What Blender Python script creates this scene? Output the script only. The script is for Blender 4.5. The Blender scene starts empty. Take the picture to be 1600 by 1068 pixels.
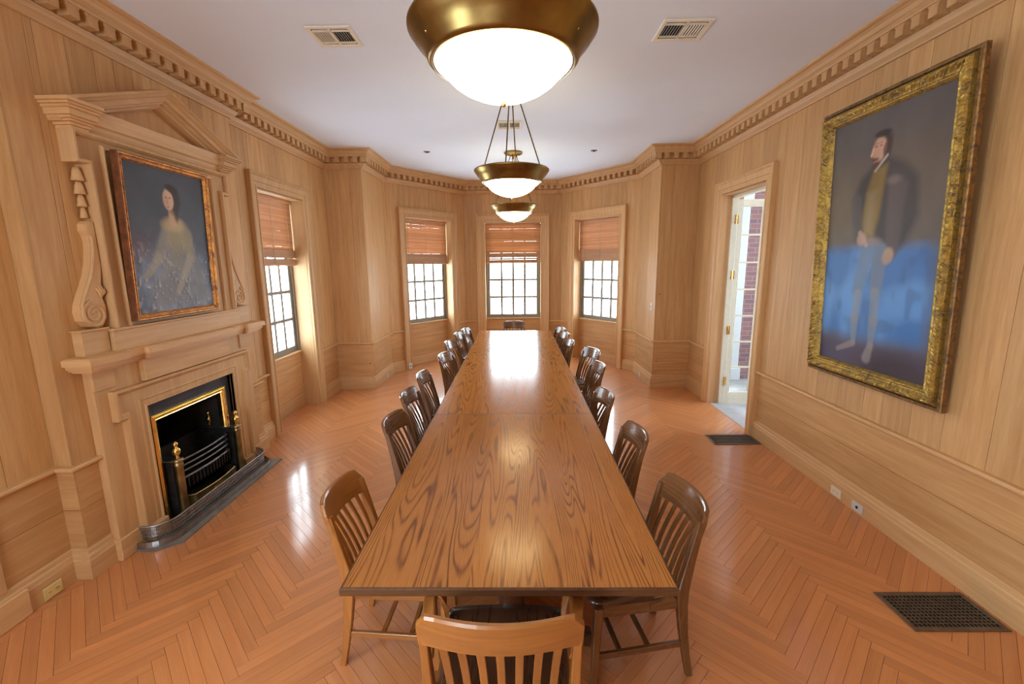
import bpy, bmesh, math, random
import numpy as np
from mathutils import Vector, Matrix

# ------------------------------------------------------------------ camera, sky, exposure
scene = bpy.context.scene
COL = scene.collection
FPX, YAW, PIT, ROL = 690.0, -.01335, -.1766, -.0097
cam_data = bpy.data.cameras.new('camera')
cam_data.sensor_fit = 'HORIZONTAL'
cam_data.sensor_width = 36.0
cam_data.lens = FPX / 1600 * 36
cam_data.clip_start = .02
cam = bpy.data.objects.new('camera', cam_data)
COL.objects.link(cam)
F_ = Vector((math.sin(YAW)*math.cos(PIT), math.cos(YAW)*math.cos(PIT), math.sin(PIT)))
R0 = Vector((math.cos(YAW), -math.sin(YAW), 0)); U0 = R0.cross(F_)
R_ = R0*math.cos(ROL) + U0*math.sin(ROL); U_ = -R0*math.sin(ROL) + U0*math.cos(ROL)
cam.matrix_world = Matrix(((R_.x, U_.x, -F_.x, 0), (R_.y, U_.y, -F_.y, 0), (R_.z, U_.z, -F_.z, 1.93), (0, 0, 0, 1)))
scene.camera = cam

SKY = 12.0
BOWL = 16.0
world = bpy.data.worlds.new('overcast_sky'); scene.world = world
world.use_nodes = True
bgn = world.node_tree.nodes['Background']
bgn.inputs[0].default_value = (.78, .89, 1.0, 1)
bgn.inputs[1].default_value = SKY
vs = scene.view_settings
vs.view_transform = 'Standard'; vs.look = 'None'; vs.gamma = 1; vs.use_curve_mapping = False
vs.exposure = .55
scene.cycles.filter_width = 1.1
scene.cycles.max_bounces = 10
scene.cycles.diffuse_bounces = 6
scene.cycles.sample_clamp_indirect = 8
scene.cycles.caustics_reflective = False
scene.cycles.caustics_refractive = False

def portal(loc, direction, w, h):
    ld = bpy.data.lights.new('sky_portal', 'AREA'); ld.shape = 'RECTANGLE'; ld.size = w; ld.size_y = h
    ld.cycles.is_portal = True
    o = bpy.data.objects.new('sky_portal', ld); COL.objects.link(o)
    o.location = loc; o.rotation_euler = Vector(direction).to_track_quat('-Z', 'Z').to_euler()

# ------------------------------------------------------------------ room numbers (metres)
rnd = random.Random(7)
C = -.085
XR, XL, XB = 2.639, -2.81, -2.704
YP, YC, YF = 6.713, 7.72, 9.275
PW, CH = 2.17, .992
ZC, ZR = 3.536, .745
YB0, YB1 = 2.467, 4.42
YN = -1.6

# ------------------------------------------------------------------ materials
MATS = {}
def new_mat(name):
    m = bpy.data.materials.new(name); m.use_nodes = True
    nt = m.node_tree; b = nt.nodes['Principled BSDF']
    MATS[name] = m
    return m, nt, b
def N(nt, t, **kw):
    n = nt.nodes.new(t)
    for k, v in kw.items():
        if k.startswith('i_'):
            n.inputs[int(k[2:])].default_value = v
        else: setattr(n, k, v)
    return n
def ramp(nt, fac, stops):
    r = nt.nodes.new('ShaderNodeValToRGB')
    e = r.color_ramp.elements
    while len(e) < len(stops): e.new(.5)
    for k, (p, c) in enumerate(stops):
        e[k].position = p; e[k].color = (*c, 1) if len(c) == 3 else c
    nt.links.new(fac, r.inputs[0])
    return r.outputs[0]
def mapping(nt, scale, src='UV'):
    tc = nt.nodes.new('ShaderNodeTexCoord'); mp = nt.nodes.new('ShaderNodeMapping')
    mp.inputs['Scale'].default_value = scale
    nt.links.new(tc.outputs[src], mp.inputs[0])
    return mp.outputs[0]
def mix(nt, fac, a, b, mode='MIX'):
    n = nt.nodes.new('ShaderNodeMix'); n.data_type = 'RGBA'; n.blend_type = mode
    for sock, v in ((0, fac), (6, a), (7, b)):
        if hasattr(v, 'default_value') or isinstance(v, bpy.types.NodeSocket): nt.links.new(v, n.inputs[sock])
        else: n.inputs[sock].default_value = v if sock == 0 else (*v, 1)
    return n.outputs[2]
def mth(nt, op, a, b=None, c=None):
    n = nt.nodes.new('ShaderNodeMath'); n.operation = op
    for k, v in enumerate((a, b, c)):
        if v is None: continue
        if isinstance(v, bpy.types.NodeSocket): nt.links.new(v, n.inputs[k])
        else: n.inputs[k].default_value = v
    return n.outputs[0]
def noise(nt, vec, scale, detail=3, rough=.55, dist=0):
    n = nt.nodes.new('ShaderNodeTexNoise'); n.inputs['Scale'].default_value = scale
    n.inputs['Detail'].default_value = detail; n.inputs['Roughness'].default_value = rough
    n.inputs['Distortion'].default_value = dist
    nt.links.new(vec, n.inputs['Vector'])
    return n.outputs[0]
def bump(nt, b, h, strength, dist=.002):
    n = nt.nodes.new('ShaderNodeBump'); n.inputs['Strength'].default_value = strength
    n.inputs['Distance'].default_value = dist
    nt.links.new(h, n.inputs['Height']); nt.links.new(n.outputs[0], b.inputs['Normal'])

def wood(name, dark, mid, light, rough=.5, tone=.35, grain=1.0, bmp=.15, coat=0, stain=None, spec=.5):
    """straight grained wood: UV x runs along the grain, tone attribute varies board by board"""
    m, nt, b = new_mat(name)
    v1 = mapping(nt, (.9, 14, 1)); v2 = mapping(nt, (6, 120, 1))
    n1 = noise(nt, v1, 1.6, 4, .6, .6); n2 = noise(nt, v2, 1.5, 2)
    f = mth(nt, 'ADD', mth(nt, 'MULTIPLY', n1, .75), mth(nt, 'MULTIPLY', n2, .25))
    g = .5 * grain
    c = ramp(nt, f, [(.5 - .28/grain, dark), (.5, mid), (.5 + .25/grain, light)])
    at = nt.nodes.new('ShaderNodeAttribute'); at.attribute_name = 'tone'
    t = mth(nt, 'ADD', mth(nt, 'MULTIPLY', at.outputs['Fac'], tone*2), 1 - tone)
    hs = nt.nodes.new('ShaderNodeHueSaturation'); nt.links.new(c, hs.inputs['Color']); nt.links.new(t, hs.inputs['Value'])
    c = hs.outputs[0]
    if stain:
        big = noise(nt, mapping(nt, (1, 1, 1), 'Object'), 1.3, 3)
        c = mix(nt, ramp(nt, big, [(.42, (0, 0, 0)), (.7, (1, 1, 1))]), c, stain)
    nt.links.new(c, b.inputs['Base Color'])
    r = mth(nt, 'ADD', mth(nt, 'MULTIPLY', n1, .15), rough - .07)
    nt.links.new(r, b.inputs['Roughness'])
    b.inputs['Coat Weight'].default_value = coat; b.inputs['Coat Roughness'].default_value = .12
    b.inputs['Specular IOR Level'].default_value = spec
    bump(nt, b, f, bmp, .001)
    return m
M_WALL = wood('limed_oak', (.42, .215, .078), (.55, .31, .125), (.65, .405, .185), .55, .09, 1.0, .2)
M_TRIM = wood('limed_oak_moulding', (.49, .275, .115), (.595, .36, .165), (.67, .44, .225), .5, .10, 1.0, .12)
M_FLOOR = wood('oak_parquet', (.50, .18, .058), (.58, .225, .076), (.66, .28, .105), .46, .10, 1.0, .1, 1.0)
M_CHAIR = wood('golden_oak', (.20, .070, .014), (.31, .115, .023), (.42, .17, .04), .3, .12, 1.0, .08, .4)
M_CHAIR_SHADED = wood('glare_darkened_oak', (.085, .034, .012), (.15, .062, .022), (.21, .095, .036), .28, .12, 1.0, .08, .5)  # darker oak copy: farther chairs' darkening against glare put into the colour
M_CHAIR_DARK = wood('dark_walnut', (.045, .02, .010), (.085, .036, .017), (.13, .06, .028), .28, .12, 1.0, .08, .5)
M_EDGE = wood('dark_table_edge', (.05, .02, .008), (.09, .036, .013), (.13, .055, .02), .5, .1, spec=.25)
M_BLIND = wood('blind_slat_wood', (.40, .20, .095), (.52, .285, .145), (.62, .36, .20), .5, .20)

def plain(name, col, rough=.5, metal=0, coat=0, bmpn=0, var=0, scale=20, spec=.5):
    m, nt, b = new_mat(name)
    b.inputs['Base Color'].default_value = (*col, 1)
    b.inputs['Roughness'].default_value = rough; b.inputs['Metallic'].default_value = metal
    b.inputs['Coat Weight'].default_value = coat; b.inputs['Specular IOR Level'].default_value = spec
    v = mapping(nt, (1, 1, 1), 'Object')
    n = noise(nt, v, scale, 4)
    if var:
        nt.links.new(ramp(nt, n, [(.3, tuple(x*(1-var) for x in col)), (.7, tuple(min(1, x*(1+var)) for x in col))]), b.inputs['Base Color'])
    nt.links.new(mth(nt, 'ADD', mth(nt, 'MULTIPLY', n, .12), max(.02, rough-.06)), b.inputs['Roughness'])
    if bmpn: bump(nt, b, n, bmpn)
    return m
M_CEIL = plain('ceiling_plaster', (.75, .84, .98), .85, var=.02, scale=1.2, bmpn=.05)
M_DARK = plain('dark_gap', (.05, .035, .025), .8, var=.2)
M_WALLBACK = plain('wall_core', (.30, .19, .10), .8, var=.1)
M_BRONZE = plain('antique_brass', (.27, .185, .065), .30, 1, var=.35, scale=6)
M_ROD = plain('dark_bronze_rod', (.16, .10, .035), .35, 1, var=.2)
M_BRASS = plain('polished_brass', (.80, .55, .17), .22, 1, var=.15, scale=14)
M_BRASS_OLD = plain('tarnished_brass', (.34, .27, .13), .34, 1, var=.35, scale=10)
M_STEEL = plain('polished_steel', (.34, .345, .36), .34, 1, var=.25, scale=12)
M_IRON = plain('black_cast_iron', (.035, .033, .033), .45, .6, var=.4, scale=18, bmpn=.1)
M_BARS = plain('worn_iron_bars', (.20, .20, .21), .35, .9, var=.3, scale=18)
M_SLATE = plain('black_slate', (.06, .065, .08), .22, 0, var=.12, scale=5)
M_HEARTH = plain('grey_slate_hearth', (.20, .185, .165), .5, 0, var=.25, scale=10, bmpn=.15)
M_SOOT = plain('sooty_brick', (.022, .02, .02), .9, var=.6, scale=8, bmpn=.3)
M_SASH = plain('grey_painted_sash', (.24, .22, .185), .5, var=.06)
M_DOORPAINT = plain('cream_door_paint', (.72, .70, .56), .45, var=.05)
M_WHITE = plain('white_paint', (.62, .66, .68), .5, var=.03)
M_PLATE = plain('ivory_plastic', (.80, .74, .58), .35, var=.04)
M_PLATE_BRASS = plain('yellow_brass_plate', (.78, .66, .28), .35, .3, var=.08)
M_HOLE = plain('black_slot', (.01, .01, .01), .8)
M_GRATE = plain('dark_iron_register', (.17, .135, .105), .42, .7, var=.2)
M_VENT = plain('cream_vent_enamel', (.78, .74, .62), .45, var=.04)
M_STONE = plain('grey_porch_stone', (.42, .42, .43), .75, var=.15, scale=6, bmpn=.2)
M_CORD = plain('beige_cord', (.45, .36, .26), .7)
M_TBROWN = plain('brown_frame_wood', (.16, .055, .022), .4, var=.4, scale=25)

# gilt frame with carved relief
def gilt(name, c_hi, c_lo, sc, rough):
    m, nt, b = new_mat(name)
    v = mapping(nt, (1, 1, 1), 'Object')
    n = noise(nt, v, sc, 5, .65, 1.2); n2 = noise(nt, v, sc*.25, 3)
    f = mth(nt, 'ADD', mth(nt, 'MULTIPLY', n, .7), mth(nt, 'MULTIPLY', n2, .3))
    nt.links.new(ramp(nt, f, [(.36, c_lo), (.55, c_hi), (.72, tuple(min(1, 1.25*x) for x in c_hi))]), b.inputs['Base Color'])
    nt.links.new(ramp(nt, f, [(.36, (.1,)*3), (.55, (.85,)*3)]), b.inputs['Metallic'])
    b.inputs['Roughness'].default_value = rough
    bump(nt, b, n, .8, .006)
    return m
M_GILT = gilt('carved_gilt', (.50, .33, .075), (.09, .05, .02), 42, .38)
M_GILT_DARK = gilt('worn_dark_gilt', (.30, .17, .06), (.05, .025, .015), 26, .45)
M_GILT_RED = gilt('reddish_gilt', (.66, .30, .08), (.20, .06, .02), 36, .4)

# dark oak table top with bold cathedral grain (UV x along the grain)
def table_mat():
    m, nt, b = new_mat('cathedral_oak')
    at = nt.nodes.new('ShaderNodeAttribute'); at.attribute_name = 'tone'
    vb = mapping(nt, (.24, 3.3, 1))
    cmb = nt.nodes.new('ShaderNodeVectorMath'); cmb.operation = 'ADD'
    cx = nt.nodes.new('ShaderNodeCombineXYZ')
    nt.links.new(mth(nt, 'MULTIPLY', at.outputs['Fac'], 37.0), cx.inputs[2])
    nt.links.new(vb, cmb.inputs[0]); nt.links.new(cx.outputs[0], cmb.inputs[1])
    n = noise(nt, cmb.outputs[0], 1.35, 2.2, .45, .25)
    ph = mth(nt, 'MULTIPLY', n, 230.0)
    s = mth(nt, 'SINE', ph)
    fine = noise(nt, mapping(nt, (7, 220, 1)), 1.4, 3)
    mod = noise(nt, mapping(nt, (2.2, 9, 1)), 1.2, 3)
    line = mth(nt, 'MULTIPLY', mth(nt, 'POWER', mth(nt, 'MULTIPLY_ADD', s, .5, .5), 4.5), mth(nt, 'MULTIPLY_ADD', mod, 1.5, -.25))
    f = mth(nt, 'ADD', mth(nt, 'MULTIPLY', line, .85), mth(nt, 'MULTIPLY', mth(nt, 'SUBTRACT', fine, .4), .8))
    c = ramp(nt, f, [(0, (.44, .175, .034)), (.22, (.36, .132, .024)), (.55, (.19, .063, .013)), (1.0, (.07, .023, .007))])
    hs = nt.nodes.new('ShaderNodeHueSaturation'); nt.links.new(c, hs.inputs['Color'])
    nt.links.new(mth(nt, 'MULTIPLY_ADD', at.outputs['Fac'], .22, .92), hs.inputs['Value'])
    nt.links.new(hs.outputs[0], b.inputs['Base Color'])
    nt.links.new(mth(nt, 'MULTIPLY_ADD', f, .08, .17), b.inputs['Roughness'])
    b.inputs['Coat Weight'].default_value = 0; b.inputs['Coat Roughness'].default_value = .13
    b.inputs['Specular IOR Level'].default_value = .30
    bump(nt, b, mth(nt, 'MULTIPLY', f, -1.0), .06, .0008)
    return m
M_TABLE = table_mat()

def glass_mat():
    m, nt, b = new_mat('window_glass')
    nt.nodes.remove(b)
    out = nt.nodes['Material Output']
    tr = nt.nodes.new('ShaderNodeBsdfTransparent'); gl = nt.nodes.new('ShaderNodeBsdfGlossy')
    gl.inputs['Roughness'].default_value = .02; tr.inputs[0].default_value = (.96, .98, .97, 1)
    fr = nt.nodes.new('ShaderNodeLayerWeight'); fr.inputs[0].default_value = .5
    fa = mth(nt, 'MULTIPLY_ADD', mth(nt, 'POWER', fr.outputs['Facing'], 5.0), .7, .03)
    mx = nt.nodes.new('ShaderNodeMixShader')
    nt.links.new(fa, mx.inputs[0]); nt.links.new(tr.outputs[0], mx.inputs[1]); nt.links.new(gl.outputs[0], mx.inputs[2])
    nt.links.new(mx.outputs[0], out.inputs[0])
    return m
M_GLASS = glass_mat()

def bowl_mat():
    m, nt, b = new_mat('glowing_alabaster_glass')
    n = noise(nt, mapping(nt, (1, 1, 1), 'Object'), 5, 3, .5, 1.0)
    c = ramp(nt, n, [(.3, (1, .74, .36)), (.7, (1, .84, .48))])
    b.inputs['Base Color'].default_value = (.9, .82, .62, 1); b.inputs['Roughness'].default_value = .3
    nt.links.new(c, b.inputs['Emission Color'])
    sp = nt.nodes.new('ShaderNodeSeparateXYZ'); tc = nt.nodes.new('ShaderNodeTexCoord'); nt.links.new(tc.outputs['Object'], sp.inputs[0])
    mr = nt.nodes.new('ShaderNodeMapRange'); mr.inputs[1].default_value = .0; mr.inputs[2].default_value = .15
    mr.inputs[3].default_value = .5; mr.inputs[4].default_value = BOWL; nt.links.new(sp.outputs[2], mr.inputs[0])
    nt.links.new(mr.outputs[0], b.inputs['Emission Strength'])
    return m
M_BOWL = bowl_mat()

def translucent_blind():
    m = MATS['blind_slat_wood']; nt = m.node_tree; b = nt.nodes['Principled BSDF']
    out = nt.nodes['Material Output']
    tl = nt.nodes.new('ShaderNodeBsdfTranslucent'); tl.inputs[0].default_value = (.80, .44, .20, 1)
    mx = nt.nodes.new('ShaderNodeMixShader'); mx.inputs[0].default_value = .16
    nt.links.new(b.outputs[0], mx.inputs[1]); nt.links.new(tl.outputs[0], mx.inputs[2])
    nt.links.new(mx.outputs[0], out.inputs[0])
translucent_blind()

def brick_mat():
    m, nt, b = new_mat('red_brick_wall')
    v = mapping(nt, (1, 1, 1))
    br = nt.nodes.new('ShaderNodeTexBrick'); nt.links.new(v, br.inputs['Vector'])
    br.inputs['Color1'].default_value = (.30, .14, .13, 1); br.inputs['Color2'].default_value = (.22, .11, .12, 1)
    br.inputs['Mortar'].default_value = (.30, .24, .24, 1)
    br.inputs['Scale'].default_value = 1; br.inputs['Mortar Size'].default_value = .006
    br.inputs['Brick Width'].default_value = .21; br.inputs['Row Height'].default_value = .075
    nt.links.new(br.outputs[0], b.inputs['Base Color']); b.inputs['Roughness'].default_value = .85
    bump(nt, b, mth(nt, 'MULTIPLY', br.outputs['Fac'], -1.0), .6, .006)
    return m
M_BRICK = brick_mat()

def paint_mat():
    m, nt, b = new_mat('oil_paint')
    at = nt.nodes.new('ShaderNodeAttribute'); at.attribute_name = 'paint'
    nt.links.new(at.outputs['Color'], b.inputs['Base Color'])
    b.inputs['Roughness'].default_value = .5; b.inputs['Coat Weight'].default_value = .08; b.inputs['Coat Roughness'].default_value = .3; b.inputs['Specular IOR Level'].default_value = .3
    n = noise(nt, mapping(nt, (1, 1, 1), 'Object'), 60, 3); bump(nt, b, n, .12, .002)
    return m
M_PAINT = paint_mat()

# ------------------------------------------------------------------ mesh helpers
class MB:
    def __init__(s): s.v = []; s.f = []; s.smooth = []
    def add(s, vs_, fs, smooth=False):
        o = len(s.v); s.v += [tuple(p) for p in vs_]; s.f += [tuple(o+i for i in f) for f in fs]; s.smooth += [smooth]*len(fs)
        return s
    def box(s, x0, x1, y0, y1, z0, z1, fr=None, ch=0):
        if x0 > x1: x0, x1 = x1, x0
        if y0 > y1: y0, y1 = y1, y0
        if z0 > z1: z0, z1 = z1, z0
        if ch <= 0:
            P = [(x, y, z) for z in (z0, z1) for x, y in ((x0, y0), (x1, y0), (x1, y1), (x0, y1))]
            Fs = [(3, 2, 1, 0), (4, 5, 6, 7), (0, 1, 5, 4), (1, 2, 6, 5), (2, 3, 7, 6), (3, 0, 4, 7)]
        else:
            bm = bmesh.new()
            bmesh.ops.create_cube(bm, size=1)
            for v in bm.verts: v.co = Vector(((x0+x1)/2+v.co.x*(x1-x0), (y0+y1)/2+v.co.y*(y1-y0), (z0+z1)/2+v.co.z*(z1-z0)))
            ch = min(ch, .45*min(x1-x0, y1-y0, z1-z0))
            bmesh.ops.bevel(bm, geom=bm.edges[:], offset=ch, segments=1, affect='EDGES')
            bm.verts.index_update()
            P = [tuple(v.co) for v in bm.verts]; Fs = [tuple(v.index for v in f.verts) for f in bm.faces]; bm.free()
        if fr: P = [fr(*p) for p in P]
        return s.add(P, Fs)
    def tube(s, pts, r, n=8, cap=True):
        """round bar through points, r number or list"""
        pts = [Vector(p) for p in pts]; R = r if isinstance(r, (list, tuple)) else [r]*len(pts)
        rings = []; up = None
        for i, p in enumerate(pts):
            t = (pts[min(i+1, len(pts)-1)] - pts[max(i-1, 0)]).normalized()
            if up is None:
                up = Vector((0, 0, 1)) if abs(t.z) < .9 else Vector((1, 0, 0))
            a = up - t*up.dot(t); a.normalize(); up = a; b = t.cross(a)
            rings.append([p + (a*math.cos(2*math.pi*k/n) + b*math.sin(2*math.pi*k/n))*R[i] for k in range(n)])
        V = [q for g in rings for q in g]; Fs = []
        for i in range(len(rings)-1):
            for k in range(n):
                Fs.append((i*n+k, i*n+(k+1) % n, (i+1)*n+(k+1) % n, (i+1)*n+k))
        s.add(V, Fs, True)
        if cap:
            s.add(rings[0], [tuple(range(n))[::-1]]); s.add(rings[-1], [tuple(range(n))])
        return s
    def bar(s, pts, w, h, up=(0, 0, 1), cap=True):
        """rectangular bar through points; w across, h along 'up' (numbers or lists)"""
        pts = [Vector(p) for p in pts]; n = len(pts)
        W = w if isinstance(w, (list, tuple)) else [w]*n; Hh = h if isinstance(h, (list, tuple)) else [h]*n
        V = []
        for i, p in enumerate(pts):
            t = (pts[min(i+1, n-1)] - pts[max(i-1, 0)]).normalized()
            u = Vector(up); a = t.cross(u); a.normalize(); b = a.cross(t); b.normalize()
            a = a*W[i]/2; b = b*Hh[i]/2; c = .22
            V += [p-a*(1-c)-b, p+a*(1-c)-b, p+a-b*(1-c), p+a+b*(1-c), p+a*(1-c)+b, p-a*(1-c)+b, p-a+b*(1-c), p-a-b*(1-c)]
        Fs = []
        for i in range(n-1):
            for k in range(8): Fs.append((i*8+k, i*8+(k+1) % 8, i*8+8+(k+1) % 8, i*8+8+k))
        Fs.append(tuple(range(8))[::-1]); Fs.append(tuple((n-1)*8+k for k in range(8)))
        return s.add(V, Fs)
    def lathe(s, prof, c=(0, 0, 0), n=24, axis='z'):
        V = []; Fs = []
        for r, z in prof:
            for k in range(n):
                a = 2*math.pi*k/n
                V.append((c[0]+r*math.cos(a), c[1]+r*math.sin(a), c[2]+z))
        m = len(prof)
        for i in range(m-1):
            for k in range(n): Fs.append((i*n+k, i*n+(k+1) % n, (i+1)*n+(k+1) % n, (i+1)*n+k))
        if prof[0][0] > 0: Fs.append(tuple(range(n))[::-1])
        if prof[-1][0] > 0: Fs.append(tuple((m-1)*n+k for k in range(n)))
        return s.add(V, Fs, True)
    def prism(s, poly, fn, a0, a1):
        """polygon (p,q) extruded from a0 to a1; fn(p,q,a) gives the point"""
        n = len(poly)
        V = [fn(p, q, a0) for p, q in poly] + [fn(p, q, a1) for p, q in poly]
        Fs = [tuple(range(n))[::-1], tuple(range(n, 2*n))] + [(k, (k+1) % n, n+(k+1) % n, n+k) for k in range(n)]
        return s.add(V, Fs)
    def mould(s, path, normal, prof, closed=False, caps=True):
        """sweep profile (a,b) along path lying in plane perpendicular to normal; a goes to the right of travel (dir x normal), b along normal"""
        nrm = Vector(normal).normalized(); P = [Vector(p) for p in path]; n = len(P); m = len(prof)
        V = []
        for i in range(n):
            ds = []
            if closed or i > 0: ds.append((P[i]-P[i-1]).normalized())
            if closed or i < n-1: ds.append((P[(i+1) % n]-P[i]).normalized())
            ps = [d.cross(nrm).normalized() for d in ds]
            if len(ps) == 2:
                b = ps[0]+ps[1]; b = b*(2/b.length_squared) if b.length > 1e-6 else ps[0]
            else: b = ps[0]
            V += [P[i] + b*a + nrm*h for a, h in prof]
        Fs = []
        for i in range(n if closed else n-1):
            j = (i+1) % n
            for k in range(m-1): Fs.append((i*m+k, i*m+k+1, j*m+k+1, j*m+k))
            Fs.append((i*m+m-1, i*m, j*m, j*m+m-1))
        if not closed and caps:
            Fs.append(tuple(range(m))); Fs.append(tuple((n-1)*m+k for k in range(m))[::-1])
        return s.add(V, Fs)
    def mesh(s, name, grain=None, tone=None, uvs=1.0):
        me = bpy.data.meshes.new(name)
        me.from_pydata(s.v, [], s.f)
        me.polygons.foreach_set('use_smooth', s.smooth)
        bm = bmesh.new(); bm.from_mesh(me); bmesh.ops.recalc_face_normals(bm, faces=bm.faces[:]); bm.to_mesh(me); bm.free()
        finish(me, grain, tone, uvs)
        return me
    def build(s, name, mat, parent=None, grain=None, tone=None, loc=None):
        me = s.mesh(name, grain, tone); me.materials.append(mat)
        return link(name, me, parent)

def finish(me, grain=None, tone=None, uvs=1.0):
    nv = len(me.vertices); co = np.empty(nv*3); me.vertices.foreach_get('co', co); co = co.reshape(-1, 3)
    if grain is None:
        ext = co.max(0)-co.min(0); g = np.zeros(3); g[int(ext.argmax())] = 1
    else:
        g = np.array(grain, float); g /= np.linalg.norm(g)
    nl = len(me.loops); vi = np.empty(nl, int); me.loops.foreach_get('vertex_index', vi)
    npoly = len(me.polygons); nr = np.empty(npoly*3); me.polygons.foreach_get('normal', nr); nr = nr.reshape(-1, 3)
    tot = np.empty(npoly, int); me.polygons.foreach_get('loop_total', tot)
    nrl = np.repeat(nr, tot, 0)
    a = np.cross(nrl, g); ln = np.linalg.norm(a, axis=1)
    alt = np.cross(g, [0.3, .9, .2] if abs(g[0]) > .5 else [1, .1, .1]); alt /= np.linalg.norm(alt)
    a = np.where(ln[:, None] > .3, a/np.maximum(ln[:, None], 1e-6), alt)
    # snap directions of the cross axis so that smooth bodies keep a coherent map
    p = co[vi]
    ox, oy = rnd.random()*20, rnd.random()*20
    uv = np.stack([p@g + ox, (p*a).sum(1) + oy], 1)
    endg = ln <= .3
    uv[endg, 0] = (p[endg]@alt)*.2 + ox; 
    lay = me.uv_layers.new(name='UVMap'); lay.data.foreach_set('uv', uv.ravel())
    at = me.attributes.new('tone', 'FLOAT', 'FACE')
    if tone is None: tone = rnd.random()
    at.data.foreach_set('value', tone if hasattr(tone, '__len__') else [tone]*npoly)

def link(name, me, parent=None):
    o = bpy.data.objects.new(name, me); COL.objects.link(o)
    if parent is not None: o.parent = parent
    return o
def tag(o, label=None, cat=None, group=None, kind=None):
    if label: o['label'] = label
    if cat: o['category'] = cat
    if group: o['group'] = group
    if kind: o['kind'] = kind
    return o
def thing(name, label, cat, loc=(0, 0, 0), rz=0, group=None):
    o = bpy.data.objects.new(name, None); COL.objects.link(o); o.location = loc; o.rotation_euler = (0, 0, rz)
    o.empty_display_size = .1
    return tag(o, label, cat, group)
def copy_tree(o, parent=None):
    c = o.copy(); COL.objects.link(c)
    if parent is not None: c.parent = parent
    for ch in o.children: copy_tree(ch, c)
    return c

class Fr:
    """wall frame: s along, t into the room, z up"""
    def __init__(f, P, Q):
        f.P = Vector((P[0], P[1])); f.d = Vector((Q[0]-P[0], Q[1]-P[1])); f.L = f.d.length; f.d.normalize()
        f.n = Vector((f.d.y, -f.d.x))
    def __call__(f, s, t, z):
        return (f.P.x+f.d.x*s+f.n.x*t, f.P.y+f.d.y*s+f.n.y*t, z)
    def vec(f, s, t, z=0): return (f.d.x*s+f.n.x*t, f.d.y*s+f.n.y*t, z)

# ------------------------------------------------------------------ the room shell
PTS = [(XL, YN), (XL, YB0), (XB, YB0), (XB, YB1), (XL, YB1), (XL, YP), (C-PW, YP), (C-PW, YC), (C-CH, YF),
       (C+CH, YF), (C+PW, YC), (C+PW, YP), (XR, YP), (XR, YN)]
NAMES = ['wall_left', 'wall_left_step', 'wall_chimney', 'wall_left_return', 'wall_left_window', 'wall_pier_left', 'wall_pier_left_side',
         'wall_bay_left', 'wall_bay', 'wall_bay_right', 'wall_pier_right_side', 'wall_pier_right', 'wall_right', 'wall_near']
NP = len(PTS)
FRS = [Fr(PTS[i], PTS[(i+1) % NP]) for i in range(NP)]
FRS[8].c0 = 0
# openings: wall index -> list of (s0, s1, z0, z1) openings in the slab
LW = FRS[4]; BL = FRS[7]; BC = FRS[8]; BR = FRS[9]; RW = FRS[12]; CHW = FRS[2]
lw0, lw1 = 4.91-YB1, 5.95-YB1            # left window opening
bl0, bl1 = .43, 1.545
bcx = (-.66+.484)/2
bc0, bc1 = bcx-.575-(C-CH), bcx+.575-(C-CH)
br0, br1 = BR.L-1.545, BR.L-.43
dr0, dr1 = YP-5.90, YP-4.85               # right door opening (s runs toward the camera)
fp0, fp1 = 3.445-.50-YB0, 3.445+.50-YB0   # fireplace breast hole
ZW = 2.745
OPEN = {4: [(lw0, lw1, 0, ZW)], 7: [(bl0, bl1, 0, ZW)], 8: [(bc0, bc1, 0, ZW)], 9: [(br0, br1, 0, ZW)],
        12: [(dr0, dr1, 0, ZW)], 2: [(fp0, fp1, 0, .97)], 13: [(3.5, 4.7, .8, 2.7)], 0: [(.35, 1.95, .5, 2.9)]}
CAS = {4: (4.763-YB1, 6.10-YB1), 7: (.275, 1.70), 8: (bcx-.75-(C-CH), bcx+.75-(C-CH)), 9: (BR.L-1.70, BR.L-.275), 12: (YP-6.05, YP-4.722)}
TH = .26
def turn(i):
    a = FRS[i-1].d; b = FRS[i].d
    return a.x*b.y - a.y*b.x        # <0 right turn (concave), >0 convex
WALLS = []
for i, fr in enumerate(FRS):
    e0 = TH if turn(i) < -1e-6 else -.0145
    e1 = TH if turn((i+1) % NP) < -1e-6 else -.0145
    if i in (7, 8, 9): pass
    ops = OPEN.get(i, [])
    m = MB(); s = -e0
    zt = ZC + .1
    for (a, b, z0, z1) in ops:
        a -= .015; b += .015; z1 += .015
        m.box(s, a, -TH, -.014, 0, zt, fr)
        m.box(a, b, -TH, -.014, z1, zt, fr)
        if z0 > 0: m.box(a, b, -TH, -.014, 0, z0, fr)
        s = b
    m.box(s, fr.L+e1, -TH, -.014, 0, zt, fr)
    w = m.build(NAMES[i], M_WALLBACK, grain=(0, 0, 1)); tag(w, kind='structure'); WALLS.append(w)

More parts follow.
